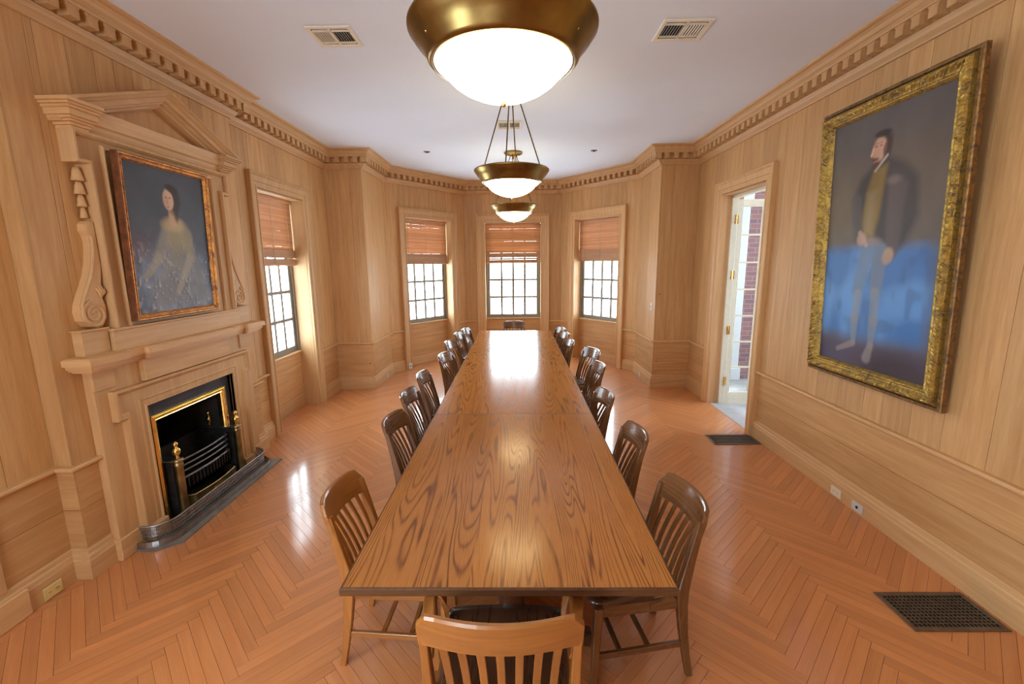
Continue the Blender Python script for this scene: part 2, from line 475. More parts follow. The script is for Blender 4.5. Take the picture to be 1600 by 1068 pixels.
# vertical planks above the chair rail, wide boards below it
ZTOP = 3.33
def cuts(L, lo, hi):
    r = [0]; 
    while r[-1] < L: r.append(r[-1]+rnd.uniform(lo, hi))
    k = L/r[-1]
    return [x*k for x in r]
PL_G = .0028
for i, fr in enumerate(FRS):
    if i == 13: continue
    smin = 0
    if fr.L < .15:
        cs = [0, fr.L]
    elif i in (6, 10): cs = [0, .52, fr.L]
    elif i in (5, 11): cs = [0, fr.L-.18, fr.L] if i == 5 else [0, .18, fr.L]
    elif i in (7, 8, 9): cs = cuts(fr.L, .22, .42)
    elif i == 12: cs = cuts(fr.L, .16, .30)
    else: cs = cuts(fr.L, .15, .27)
    cas = CAS.get(i); st0 = .0131 if turn(i) > 1e-6 else 0
    for a, b in zip(cs, cs[1:]):
        segs = [(a, b, ZR-.005, ZTOP)]
        holes = []
        if cas: holes.append((cas[0]+.03, cas[1]-.03, 2.87))
        if i == 0: holes.append((.35, 1.95, 2.9))
        if i == 2: holes.append((2.66-YB0, 4.20-YB0, 1.38))
        for h0, h1, hz in holes:
            ns = []
            for (p, q, z0, z1) in segs:
                if q <= h0 or p >= h1: ns.append((p, q, z0, z1)); continue
                if p < h0: ns.append((p, h0, z0, z1))
                if q > h1: ns.append((h1, q, z0, z1))
                ns.append((max(p, h0), min(q, h1), hz, z1))
            segs = ns
        tn = rnd.random()
        for (p, q, z0, z1) in segs:
            p = max(p, st0)
            if q-p < .012: continue
            g = PL_G if fr.L > .2 else 0
            MB().box(p+g/2, q-g/2, -.013, 0, z0, z1, fr).build('plank', M_WALL, WALLS[i], (0, 0, 1), tn)
    # dado boards
    spans = [(0, fr.L)]
    if i == 0: spans = [(0, .35), (1.95, fr.L)]
    if cas: spans = [(0, cas[0]+.02), (cas[1]-.02, fr.L)]
    if i == 2: spans = [(0, 2.66-YB0), (4.24-YB0, fr.L)]
    for (p, q) in spans:
        zs = [.17, .455, ZR-.006]
        if i in (5, 11, 6, 10): zs = [.17, ZR-.006]
        for z0, z1 in zip(zs, zs[1:]):
            MB().box(max(p, st0), q, -.013, 0, z0, z1-.003, fr).build('dado_board', M_WALL, WALLS[i], tuple(fr.vec(1, 0)), rnd.random())

# near wall (behind the camera) plain panelling with two window openings
MB().box(0, FRS[13].L, -.013, 0, 0, .8, FRS[13]).build('dado_board', M_WALL, WALLS[13], (1, 0, 0))
for (a, b) in ((0, 3.5), (4.7, FRS[13].L)):
    MB().box(a, b, -.013, 0, .8, ZTOP, FRS[13]).build('panel', M_WALL, WALLS[13], (0, 0, 1))
for (a, b) in ((3.5, 4.7),):
    MB().box(a, b, -.013, 0, 2.7, ZTOP, FRS[13]).build('panel', M_WALL, WALLS[13], (0, 0, 1))

# ceiling and sub-floor
def slab(name, mat, z0, z1, grow):
    m = MB()
    pts = [(XL-grow, YN-grow), (XL-grow, YP+grow), (C-PW-grow, YP+grow), (C-PW-grow, YC+.1), (C-CH-grow*.6, YF+grow), (C+CH+grow*.6, YF+grow),
           (C+PW+grow, YC+.1), (C+PW+grow, YP+grow), (XR+grow, YP+grow), (XR+grow, YN-grow)]
    m.prism(pts, lambda p, q, a: (p, q, a), z0, z1)
    return m.build(name, mat)
ceiling = tag(slab('ceiling', M_CEIL, ZC, ZC+.12, .2), kind='structure')
floor = tag(slab('floor', M_DARK, -.12, -.012, .2), kind='structure')

# herringbone floor
PLW, PLL = .058, .6364
def inside(x, y):
    if XL-.02 < x < XR+.02 and YN < y < YP: return True
    if C-PW-.02 < x < C+PW+.02 and YP <= y < YC+.02: return True
    if YC <= y < YF+.05:
        hw = CH + (PW-CH)*(YF-y)/(YF-YC) + .05
        return abs(x-C) < hw
    # window and door recesses
    if XL-.24 < x <= XL and 4.9 < y < 5.96: return True
    return False
planks = []
X0, Y0 = -1.385, 2.15
q2 = math.sqrt(2)
for jx in range(-4, 7):
    for k in range(-60, 150):
        for kind in (0, 1):
            if kind == 0: u0, v0, u1, v1 = k*PLW, k*PLW, k*PLW+PLL, k*PLW+PLW
            else: u0, v0, u1, v1 = k*PLW, (k+1)*PLW, k*PLW+PLW, (k+1)*PLW+PLL
            def W(u, v): return ((v-u)/q2 + X0 + jx*q2*PLL, (u+v)/q2 + Y0)
            cx_, cy_ = W((u0+u1)/2, (v0+v1)/2)
            ends = [W(u0, v0), W(u1, v1), W(u0, v1), W(u1, v0), (cx_, cy_)]
            if not any(inside(*e) for e in ends): continue
            if cy_ < -1.9: continue
            g = .0006
            c4 = [W(u0+g, v0+g), W(u1-g, v0+g), W(u1-g, v1-g), W(u0+g, v1-g)]
            d = (-1/q2, 1/q2, 0) if kind == 0 else (1/q2, 1/q2, 0)
            planks.append((cx_, cy_, c4, d))
# clip planks against outline rectangle by clamping x so nothing pokes through the outer slab
def in_view(x, y):
    p = Vector((x, y, 0)) - Vector((0, 0, 1.93)); z = p.dot(F_)
    if z < .3: return False
    a = 800+FPX*p.dot(R_)/z; b = 534-FPX*p.dot(U_)/z
    return -60 < a < 1660 and b < 1130
vis = sorted([p for p in planks if in_view(p[0], p[1])], key=lambda p: p[0]**2+p[1]**2)
near = set(id(p) for p in vis[:300])
def plank_geo(m, c4):
    e = .0009; cx_ = sum(p[0] for p in c4)/4; cy_ = sum(p[1] for p in c4)/4
    def ins(p, dd):
        vx, vy = p[0]-cx_, p[1]-cy_; L = math.hypot(vx, vy); return (p[0]-vx/L*dd, p[1]-vy/L*dd)
    top = [(*ins(p, e), 0) for p in c4]; mid = [(*p, -.0012) for p in c4]; bot = [(*p, -.0125) for p in c4]
    V = top+mid+bot
    Fs = [(0, 1, 2, 3)] + [(k, 4+k, 4+(k+1) % 4, (k+1) % 4) for k in range(4)] + [(4+k, 8+k, 8+(k+1) % 4, 4+(k+1) % 4) for k in range(4)]
    m.add(V, Fs)
rest = {0: (MB(), []), 1: (MB(), [])}
for p in planks:
    t = rnd.random()
    if id(p) in near:
        m = MB(); plank_geo(m, p[2]); m.build('floor_plank', M_FLOOR, floor, p[3], t)
    else:
        k = 0 if p[3][0] < 0 else 1
        plank_geo(rest[k][0], p[2]); rest[k][1].extend([t]*9)
fl_rest = MB(); tones = []
for k in (0, 1):
    fl_rest.add(rest[k][0].v, rest[k][0].f); tones += rest[k][1]
o = fl_rest.build('parquet', M_FLOOR, floor, (1/q2, 1/q2, 0), tones); o['kind'] = 'stuff'
# grain direction per plank for the joined part: rewrite the UVs
me = o.data
n0 = len(rest[0][0].f); uvl = me.uv_layers[0].data
for pi, poly in enumerate(me.polygons):
    d = (-1/q2, 1/q2) if pi < n0 else (1/q2, 1/q2); pl = pi//9
    for li in poly.loop_indices:
        co = me.vertices[me.loops[li].vertex_index].co
        uvl[li].uv = (co.x*d[0]+co.y*d[1]+(pl*1.37) % 17, -co.x*d[1]+co.y*d[0]+(pl*.731) % 13)

# ------------------------------------------------------------------ baseboards, chair rail, cornice (runs along the wall path)
def wp(i, s): return FRS[i](s, 0, 0)
def run(i0, s0, i1, s1):
    r = [wp(i0, s0)]
    for k in range(i0+1, i1+1): r.append(wp(k, 0))
    r.append(wp(i1, s1)); return r
RUNS = [('left_near', run(0, 1.95, 2, 2.66-YB0)), ('left_chimney', run(2, 4.235-YB0, 4, CAS[4][0]+.01)), ('left_pier', run(4, CAS[4][1]-.01, 7, CAS[7][0]+.01)),
        ('bay_left', run(7, CAS[7][1]-.01, 8, CAS[8][0]+.01)), ('bay_right', run(8, CAS[8][1]-.01, 9, CAS[9][0]+.01)),
        ('right_pier', run(9, CAS[9][1]-.01, 12, CAS[12][0]+.01)), ('right', run(12, CAS[12][1]-.01, 12, RW.L))]
BASEP = [(-.001, .001), (.032, .001), (.032, .125), (.027, .135), (.024, .155), (.016, .165), (.013, .185), (-.001, .195)]
RAILP = [(-.001, ZR-.042), (.008, ZR-.042), (.014, ZR-.030), (.034, ZR-.026), (.040, ZR-.018), (.040, ZR-.006), (.034, ZR), (-.001, ZR)]
for n, path in RUNS:
    tag(MB().mould(path, (0, 0, 1), BASEP).build('baseboard_'+n, M_TRIM, grain=(0, 1, 0)), kind='structure')
for k, (n, path) in enumerate(RUNS):
    tag(MB().mould(path, (0, 0, 1), RAILP).build('trim_%d' % (k+1), M_TRIM, grain=(0, 1, 0)), kind='structure')
# dado stile at the far left of the view
tag(MB().box(1.95, 2.10, 0, .02, .19, ZR-.04, Fr((XL, 0), (XL, 1)), .003).build('trim_8', M_TRIM, grain=(0, 0, 1)), kind='structure')
tag(MB().box(1.93, 2.17, 0, .05, 0, .16, Fr((XL, 0), (XL, 1)), .006).build('trim_9', M_TRIM, grain=(0, 1, 0)), kind='structure')

CORN = [(-.001, 3.295), (.016, 3.295), (.022, 3.304), (.030, 3.312), (.048, 3.330), (.058, 3.348), (.062, 3.352), (.066, 3.358), (.066, 3.362), (.056, 3.366), (.050, 3.374),
        (.050, 3.434), (.138, 3.436), (.142, 3.442), (.142, 3.470), (.150, 3.474), (.152, 3.482), (.160, 3.500), (.178, 3.514), (.196, 3.518), (.206, 3.524), (.210, ZC+.001), (-.001, ZC+.001)]
cpath = [wp(i, 0) for i in range(13)] + [wp(12, RW.L)]
corn = tag(MB().mould(cpath, (0, 0, 1), CORN).build('trim_10', M_TRIM, grain=(0, 1, 0)), kind='structure')
dm = MB()
dm.prism([(-.031, 3.366), (.031, 3.366), (.031, 3.420), (.042, 3.4355), (-.042, 3.4355), (-.031, 3.420)], lambda p, q, a: (a, p, q), .045, .130)
dme = dm.mesh('dentil', (0, 0, 1)); dme.materials.append(M_TRIM)
for i, fr in enumerate(FRS[:13]):
    a = .13 if turn(i) < 0 or i == 0 else -.10
    b = fr.L-.13 if turn(i+1) < 0 else fr.L+.10
    if i in (8, 9): a = .09
    if i in (7, 8): b = fr.L-.09
    if b-a < .05: continue
    n = max(1, round((b-a)/.12))
    if i == 0: a = 1.0
    if i == 12: b = FRS[12].L-1.0
    n = max(1, round((b-a)/.12))
    for k in range(n+1 if n > 0 else 1):
        s = a + (b-a)*k/n
        o = link('dentil', dme, corn)
        x, y, _ = fr(s, 0, 0)
        o.location = (x, y, 0); o.rotation_euler = (0, 0, math.atan2(fr.n.y, fr.n.x))

# ------------------------------------------------------------------ casings and windows
def casing(fr, s0, s1, ztop, o0, o1, zo, name, zb=0.0):
    """architrave round an opening: outer s0..s1, opening o0..o1"""
    m = MB()
    wl = o0-s0
    prof = [(0, -.001), (0, .052), (.010, .060), (.022, .060), (.030, .050), (.040, .040), (wl*.62, .034), (wl*.66, .024), (wl-.018, .022), (wl-.012, .030), (wl, .030), (wl, -.001)]
    path = [fr(s0, 0, zb), fr(s0, 0, ztop), fr(s1, 0, ztop), fr(s1, 0, zb)]
    m.mould(path, fr.vec(0, 1), prof)
    # plinth blocks
    c = m.build(name, M_TRIM, grain=(0, 0, 1))
    return c
SHADES = []
def window(idx, fr, o, cas, label_n, reveal=.20, zs=.835, bl_gap=False):
    """full height recess with sash window above a panelled breast"""
    w = tag(MB().box(o[0], o[1], -reveal-.05, -reveal-.03, 0, zs-.02, fr).build('window_%d' % label_n, M_WALLBACK, grain=(1, 0, 0)), kind='structure')
    casing(fr, cas[0], cas[1], 2.912, o[0], o[1], ZW, 'casing', 0).parent = w
    # reveal linings
    for a, b in ((o[0]-.014, o[0]), (o[1], o[1]+.014)):
        MB().box(a, b, -TH+.01, 0, 0, ZW, fr).build('reveal', M_TRIM, w, (0, 0, 1))
    MB().box(o[0], o[1], -TH+.01, 0, ZW, ZW+.014, fr).build('reveal', M_TRIM, w, fr.vec(1, 0))
    # panel, its boards and plinth under the sill
    MB().box(o[0], o[1], -reveal-.03, -reveal, .17, zs-.03, fr).build('panel', M_WALL, w, fr.vec(1, 0))
    MB().box(o[0], o[1], -reveal-.03, -reveal+.012, 0, .17, fr, .005).build('plinth', M_TRIM, w, fr.vec(1, 0))
    MB().box(o[0], o[1], -TH-.02, -reveal+.035, zs-.045, zs-.018, fr, .006).build('sill', M_TRIM, w, fr.vec(1, 0))
    MB().box(o[0], o[1], -reveal-.01, .0, -.011, .0012, fr).build('floor_strip', M_FLOOR, w, fr.vec(1, 0))
    # box frame
    t0, t1 = -reveal-.045, -reveal-.015
    z1 = ZW-.01; zm = 1.97
    fw = .035
    m = MB()
    for a, b in ((o[0], o[0]+fw), (o[1]-fw, o[1])): m.box(a, b, t0-.01, t1+.02, zs-.02, z1, fr, .004)
    m.box(o[0]+fw, o[1]-fw, t0-.01, t1+.02, z1-.03, z1, fr, .004)
    m.build('window_frame', M_SASH, w, (0, 0, 1))
    for (za, zb, t) in ((zs-.02, zm+.02, 0), (zm-.02, z1-.03, -.03)):
        sash = MB(); a, b = o[0]+fw, o[1]-fw
        sw = .048
        sash.box(a, a+sw, t0+t, t1+t, za, zb, fr, .004); sash.box(b-sw, b, t0+t, t1+t, za, zb, fr, .004)
        sash.box(a+sw, b-sw, t0+t, t1+t, za, za+(.075 if t == 0 else .04), fr, .004); sash.box(a+sw, b-sw, t0+t, t1+t, zb-.04, zb, fr, .004)
        so = sash.build('sash', M_SASH, w, (0, 0, 1))
        x0, x1 = a+sw, b-sw; y0, y1 = za+(.075 if t == 0 else .04), zb-.04
        for k in range(1, 4):
            xx = x0+(x1-x0)*k/4
            MB().box(xx-.019, xx+.019, t0+t+.004, t1+t-.002, y0, y1, fr).build('glazing_bar', M_SASH, so, (0, 0, 1))
        for k in range(1, 3):
            yy = y0+(y1-y0)*k/3
            MB().box(x0, x1, t0+t+.005, t1+t-.003, yy-.018, yy+.018, fr).build('glazing_bar', M_SASH, so, fr.vec(1, 0))
        for i in range(4):
            for j in range(3):
                xa, xb = x0+(x1-x0)*i/4, x0+(x1-x0)*(i+1)/4; ya, yb = y0+(y1-y0)*j/3, y0+(y1-y0)*(j+1)/3
                MB().box(xa+.004, xb-.004, (t0+t1)/2+t-.002, (t0+t1)/2+t+.002, ya+.004, yb-.004, fr).build('pane', M_GLASS, so)
    cx_ = fr((o[0]+o[1])/2, -TH-.12, (zs+ZW)/2)
    portal(cx_, fr.vec(0, 1), o[1]-o[0]+.1, ZW-zs+.1)
    return w

def blind(fr, o, zb, zv, label, reveal, see):
    """wooden slat blind: fine slats, headrail, gathered bottom band, cords"""
    a, b = o[0]+.012, o[1]-.012; t = -reveal+.045
    root = thing('wooden_blind', label, 'blind', fr((a+b)/2, t, zb), 0, 'wooden slat blinds')
    inv = Matrix.Translation(-Vector(root.location))
    def put(m, name, mat, g, tone=None):
        m.v = [tuple(Vector(p)-Vector(root.location)) for p in m.v]
        return m.build(name, mat, root, g, tone)
    sl = MB(); n = int((ZW-.03-zv)/.021)
    r2 = random.Random(label_seed(label))
    slt = []
    for k in range(n):
        z = zv+(ZW-.03-zv)*k/n; hgt = (ZW-.03-zv)/n
        dz = r2.uniform(-.0008, .0008); hh_ = hgt*(1.06 if r2.random() < .86 else .94)
        slt += [r2.random()]*4
        L = [fr(a, t-.004, z+dz), fr(b, t-.004, z-dz), fr(b, t+.005, z+hh_-dz), fr(a, t+.005, z+hh_+dz)]
        L2 = [(p[0]+fr.n.x*.0015, p[1]+fr.n.y*.0015, p[2]) for p in L]
        sl.add(L+L2, [(0, 1, 2, 3), (7, 6, 5, 4), (0, 4, 5, 1), (2, 6, 7, 3)])
    o1 = put(sl, 'slats', M_BLIND, fr.vec(1, 0), slt); o1['kind'] = 'stuff'
    bd = MB(); n = 24
    for k in range(n):
        z = zb+.018+(zv-zb-.018)*k/n
        if k in see: continue
        bd.box(a, b, t-.004, t+.016, z, z+(zv-zb-.018)/n*(.985), fr)
    o2 = put(bd, 'gathered_slats', M_BLIND, fr.vec(1, 0)); o2['kind'] = 'stuff'
    put(MB().box(a, b, t-.006, t+.020, zb, zb+.018, fr, .003), 'bottom_rail', M_BLIND, fr.vec(1, 0))
    put(MB().box(a, b, t-.02, t+.022, ZW-.035, ZW-.002, fr, .003), 'headrail', M_BLIND, fr.vec(1, 0))
    for f in (.12, .5, .88):
        s = a+(b-a)*f
        put(MB().box(s-.0025, s+.0025, t+.0165, t+.0195, zb+.01, ZW-.03, fr), 'cord', M_CORD, (0, 0, 1))
    return root
def label_seed(s): return sum(ord(c)*(i+1) for i, c in enumerate(s))

w1 = window(4, LW, (lw0, lw1), CAS[4], 1, .20, .80)
w2 = window(7, BL, (bl0, bl1), CAS[7], 2, .16)
w3 = window(8, BC, (bc0, bc1), CAS[8], 3, .16, .80)
w4 = window(9, BR, (br0, br1), CAS[9], 4, .16)
blind(LW, (lw0, lw1), 1.925, 2.12, 'reddish wooden slat blind half lowered in the left wall window beside the fireplace', .20, (9, 10))
blind(BL, (bl0, bl1), 1.925, 2.10, 'reddish wooden slat blind in the left window of the far bay, bright lines between slats', .16, ())
blind(BC, (bc0, bc1), 1.93, 2.12, 'reddish wooden slat blind in the centre bay window, light showing through its lower band', .16, (7, 12, 13))
blind(BR, (br0, br1), 1.955, 2.17, 'reddish wooden slat blind in the right window of the far bay, near the open door', .16, ())

fr = FRS[0]; m = MB()
for x in (.35, 1.13, 1.91): m.box(x, x+.04, -.16, -.12, .5, 2.9, fr)
for z in (.5, 1.1, 1.7, 2.3, 2.86): m.box(.35, 1.95, -.155, -.125, z, z+.04, fr)
w = tag(m.build('window_6', M_SASH), kind='structure')
MB().box(.35, 1.95, -.142, -.138, .5, 2.9, fr).build('pane', M_GLASS, w)
portal(fr(1.15, -TH-.12, 1.7), fr.vec(0, 1), 1.7, 2.5)
# near windows: simple sashes in the wall behind the camera
for k, (a, b) in enumerate(((3.5, 4.7),)):
    fr = FRS[13]; m = MB()
    for x in (a, (a+b)/2-.02, b-.04): m.box(x, x+.04, -.16, -.12, .8, 2.7, fr)
    for z in (.8, 1.43, 2.06, 2.66): m.box(a, b, -.155, -.125, z, z+.04, fr)
    w = tag(m.build('window_%d' % (k+5), M_SASH), kind='structure')
    MB().box(a, b, -.142, -.138, .8, 2.7, fr).build('pane', M_GLASS, w)
    portal(fr((a+b)/2, -TH-.12, 1.75), fr.vec(0, 1), b-a+.1, 2.0)

# ------------------------------------------------------------------ door on the right with open glazed leaf
d1 = tag(MB().box(dr0, dr1, -.34, .0, -.03, .004, RW, .003).build('door_1', M_STONE), kind='structure')
casing(RW, CAS[12][0], CAS[12][1], 2.912, dr0, dr1, ZW, 'casing').parent = d1
for a, b in ((dr0-.014, dr0), (dr1, dr1+.014)):
    MB().box(a, b, -TH, 0, 0, ZW, RW).build('reveal', M_TRIM, d1, (0, 0, 1))
MB().box(dr0, dr1, -TH, 0, ZW, ZW+.014, RW).build('reveal', M_TRIM, d1, (0, 1, 0))
for a, b in ((dr0-.10, dr0+.025), (dr1-.025, dr1+.10)):
    MB().box(a, b, -.19, -.11, -.02, ZW+.02, RW, .004).build('door_frame', M_DOORPAINT, d1, (0, 0, 1))
MB().box(dr0-.1, dr1+.1, -.19, -.11, ZW-.03, ZW+.06, RW, .004).build('door_frame', M_DOORPAINT, d1, (0, 1, 0))
# leaf: hinged at far jamb, swung out to about ninety degrees
leafY = YP-dr0-.02  # y of the hinge side
hx = XR+.185
LF = Fr((hx, leafY+.02), (hx+1, leafY+.02-.03))        # s outward
leaf_w = .66; lz0, lz1 = .0, 2.70
leaf = thing('glazed_door_leaf', 'cream painted glazed door leaf standing open outward in the right doorway, brass hinges', 'door', (hx, leafY, 0))
def lput(m, name, mat, parent, g=(0, 0, 1)):
    off = Vector(leaf.location)
    m.v = [tuple(Vector(p)-off) for p in m.v]
    return m.build(name, mat, parent, g)
m = MB(); st = .06
m.box(0, st, -.02, .02, lz0, lz1, LF, .003); m.box(leaf_w-st, leaf_w, -.02, .02, lz0, lz1, LF, .003)
m.box(st, leaf_w-st, -.02, .02, lz0, lz0+.16, LF, .003); m.box(st, leaf_w-st, -.02, .02, lz1-.09, lz1, LF, .003)
lput(m, 'door_frame_rails', M_DOORPAINT, leaf)
xm = leaf_w/2
lput(MB().box(xm-.012, xm+.012, -.014, .014, lz0+.16, lz1-.09, LF), 'glazing_bar', M_DOORPAINT, leaf)
for k in range(1, 7):
    z = lz0+.16+(lz1-lz0-.25)*k/7
    lput(MB().box(st, leaf_w-st, -.013, .013, z-.011, z+.011, LF), 'glazing_bar', M_DOORPAINT, leaf, (1, 0, 0))
for i in range(2):
    for k in range(7):
        xa = st+(leaf_w-2*st)*i/2; xb = st+(leaf_w-2*st)*(i+1)/2
        za = lz0+.16+(lz1-lz0-.25)*k/7; zb_ = lz0+.16+(lz1-lz0-.25)*(k+1)/7
        lput(MB().box(xa+.006, xb-.006, -.002, .002, za+.006, zb_-.006, LF), 'pane', M_GLASS, leaf)
for z in (.32, 1.02, 1.75, 2.45):
    hm = MB(); hm.box(-.05, .012, .021, .026, z-.055, z+.055, LF); hm.tube([LF(-.012, .027, z-.06), LF(-.012, .027, z+.06)], .009)
    lput(hm, 'hinge', M_BRASS, leaf)
lput(MB().box(leaf_w-.06, leaf_w-.03, .02, .03, .95, 1.12, LF, .003).tube([LF(leaf_w-.045, .03, 1.04), LF(leaf_w-.045, .06, 1.04), LF(leaf_w-.13, .06, 1.04)], .008), 'lever_handle', M_BRASS, leaf)

# porch outside
po = MB().box(XR+TH+.02, 6.5, 3.2, 9.4, -.16, -.03).build('floor_porch', M_STONE); tag(po, kind='structure')
pr = MB().box(XR+TH+.02, 6.5, 3.2, 9.4, 3.0, 3.12).build('ceiling_porch', M_WHITE); tag(pr, kind='structure')
bw = MB().box(3.36, 6.0, 7.30, 7.55, -.03, 3.0)
bw = bw.build('wall_porch', M_BRICK, grain=(1, 0, 0)); tag(bw, kind='structure')
pil = tag(MB().box(3.22, 3.66, 7.20, 7.5, -.03, 2.86, None, .01).box(3.19, 3.69, 7.17, 7.5, -.03, .18, None, .01).box(3.19, 3.69, 7.17, 7.5, 2.86, 3.0, None, .01).build('trim_11', M_WHITE), kind='structure')
wo = MB().box(5.6, 5.8, 3.2, 4.3, -.03, 3.0).box(5.6, 5.8, 6.3, 7.3, -.03, 3.0).box(5.6, 5.8, 4.3, 6.3, -.03, .8).box(3.0, 5.8, 3.0, 3.2, -.03, 3.0)  # unseen walls added to cut the sky light reaching the doorway
tag(wo.build('wall_porch_sky_blocker', M_BRICK, grain=(0, 1, 0)), kind='structure')
portal((5.95, 5.3, 1.9), (-1, 0, 0), 2.1, 2.3)

# ------------------------------------------------------------------ fireplace
K = 3.435
KF = Fr((XB, K), (XB, K+1))        # s from the centre line (+ is away from the camera), t into the room
GY = (0, 1, 0)
cp = thing('fireplace_surround', 'pale wooden fireplace surround with projecting mantel shelf and eared architrave', 'fireplace', (XB, K, 0))
def cput(m, name, mat, parent, g=GY, kind=None, label=None):
    off = Vector((0, 0, 0))
    p = parent
    while p is not None: off += Vector(p.location); p = p.parent
    m.v = [tuple(Vector(v)-off) for v in m.v]
    o = m.build(name, mat, parent, g)
    if kind: o['kind'] = kind
    if label: o['label'] = label
    return o
for sg in (-1, 1):
    cput(MB().box(sg*.475, sg*.81, 0, .055, 0, 1.30, KF, .003), 'pilaster', M_TRIM, cp, (0, 0, 1))
    cput(MB().box(sg*.60, sg*.825, 0, .068, 0, .15, KF, .005), 'pilaster_base', M_TRIM, cp)
    cput(MB().box(sg*.472, sg*.615, 0, .115, 0, .12, KF, .004), 'plinth_block', M_TRIM, cp)
    cput(MB().box(sg*.66, sg*.815, .05, .068, 1.16, 1.30, KF, .003), 'frieze_block', M_TRIM, cp)
cput(MB().box(-.475, .475, 0, .055, .965, 1.30, KF), 'frieze', M_TRIM, cp)
cput(MB().box(-.46, .46, .055, .095, 1.14, 1.30, KF, .004), 'frieze_centre', M_TRIM, cp)
# shelf outline in plan, broken back between centre and ends, edge moulded in three steps
def shelf(grow, z0, z1):
    e = grow
    pl = [(-.90-e, -.001), (-.90-e, .160+e), (-.655+e, .160+e), (-.655+e, .125+e), (-.475-e, .125+e), (-.475-e, .160+e), (.475+e, .160+e), (.475+e, .125+e), (.655-e, .125+e), (.655-e, .160+e), (.90+e, .160+e), (.90+e, -.001)]
    m.prism(pl, lambda p, q, a: KF(p, q, a), z0, z1)
m = MB()
for e, z0, z1 in ((-.035, 1.295, 1.308), (-.015, 1.308, 1.322), (0, 1.322, 1.345), (.018, 1.345, 1.385), (.008, 1.385, 1.392)): shelf(e, z0, z1)
cput(m, 'mantel_shelf', M_TRIM, cp)
# eared architrave around the opening
def eared(wi, wo, we, zi, zo, ze, zb=0):
    out = [(-wo, zb), (-wo, ze), (-we, ze), (-we, zo), (we, zo), (we, ze), (wo, ze), (wo, zb)]
    return out
m = MB()
out = [(-.655, .12), (-.655, .93), (-.72, .93), (-.72, 1.135), (.72, 1.135), (.72, .93), (.655, .93), (.655, .12)]
inn = [(.475, .12), (.475, .965), (-.475, .965), (-.475, .12)]
# body as two legs and a lintel
for sg in (-1, 1): m.box(sg*.475, sg*.64, .055, .078, .12, .93, KF); m.box(sg*.475, sg*.705, .055, .078, .93, 1.12, KF)
m.box(-.475, .475, .055, .078, .965, 1.12, KF)
m.mould([KF(s, 0, z) for s, z in out], KF.vec(0, 1), [(0, .05), (0, .098), (.008, .104), (.018, .104), (.024, .094), (.034, .086), (.042, .078), (.042, .05)])
m.mould([KF(s, 0, z) for s, z in [(-.475, .12), (-.475, .965), (.475, .965), (.475, .12)]], KF.vec(0, 1),
        [(-.062, .05), (-.062, .080), (-.052, .086), (-.044, .080), (-.018, .080), (-.012, .088), (0, .088), (0, .03)])
cput(m, 'architrave', M_TRIM, cp, (0, 0, 1))
# slate slips
m = MB()
for sg in (-1, 1): m.box(sg*.385, sg*.475, -.02, .032, .012, .965, KF, .002)
m.box(-.385, .385, -.02, .032, .855, .965, KF, .002)
cput(m, 'slate_slip', M_SLATE, cp)
m = MB()
m.mould([KF(s, 0, z) for s, z in [(-.425, .012), (-.425, .865), (.395, .865), (.395, .012)]], KF.vec(0, 1),
        [(0, .03), (0, .052), (.006, .058), (.012, .052), (.018, .060), (.030, .056), (.036, .046), (.044, .048), (.050, .036), (.050, .0)])
cput(m, 'brass_frame', M_BRASS, cp, (0, 0, 1), label='polished brass inner frame')
# firebox
m = MB()
m.box(-.5, .5, -.62, -.58, 0, 1.0, KF); m.box(-.52, -.40, -.62, -.02, 0, 1.0, KF); m.box(.38, .52, -.62, -.02, 0, 1.0, KF)
m.box(-.5, .5, -.62, -.02, .90, 1.02, KF); m.box(-.5, .5, -.62, -.02, -.02, .006, KF)
cput(m, 'firebox', M_SOOT, cp)
hearth = tag(MB().prism([(-.725, -.02), (-.725, .20), (-.63, .325), (.72, .315), (.72, -.02)], lambda p, q, a: KF(p, q, a), .0005, .013).build('hearth_slab', M_HEARTH),
             'thin grey slate hearth slab on the floor in front of the fireplace', 'hearth')

# grate
gr = thing('fire_grate', 'iron and brass hob grate standing inside the fireplace opening', 'grate', (XB+.05, K+.02, .013))
GF = Fr((XB, K+.02), (XB, K+1.02))
for sg in (-1, 1):
    s = sg*.355
    cput(MB().box(s-.035, s+.035, -.25, .105, .03, .485, GF, .004), 'hob_box', M_IRON, gr, (0, 0, 1))
    cput(MB().box(s-.045, s+.045, -.25, .115, .485, .497, GF, .003), 'hob_plate', M_BARS, gr)
    for tt, nm, r in ((.125, 'brass_column', .031), (-.12, 'rear_finial', .012)):
        x, y, _ = GF(s, tt, 0)
        if nm == 'brass_column':
            c = cput(MB().lathe([(0, .013), (r*1.3, .013), (r*1.3, .04), (r*1.05, .05), (r, .07), (r, .44), (r*1.12, .45), (r*1.12, .465), (r, .47), (r*1.25, .485), (r*1.25, .50), (0, .502)], (x, y, 0), 20), nm, M_BRASS_OLD, gr, (0, 0, 1))
            par = c
        else: par = gr
        pf = [(0, .495), (.012, .50), (.014, .51), (.010, .52), (.022, .535), (.029, .556), (.026, .575), (.012, .59), (.009, .594), (.017, .605), (.019, .617), (.012, .632), (0, .638)]
        cput(MB().lathe(pf, (x, y, 0), 16), 'acorn_finial', M_BRASS, par, (0, 0, 1))
for k, z in enumerate((.445, .40, .355, .30)):
    pts = [GF(-.32, .03, z), GF(-.27, .075, z)] + [GF(-.27+.54*i/8, .085+.02*math.sin(math.pi*i/8), z) for i in range(9)] + [GF(.27, .075, z), GF(.32, .03, z)]
    cput(MB().tube(pts, .0085 if k < 3 else .012, 8), 'grate_bar', M_BARS, gr)
fb = MB()
for i in range(15):
    s = -.27+.54*i/14; t = .08+.02*math.sin(math.pi*i/14)
    fb.box(s-.006, s+.006, t-.007, t+.007, .205, .30, GF)
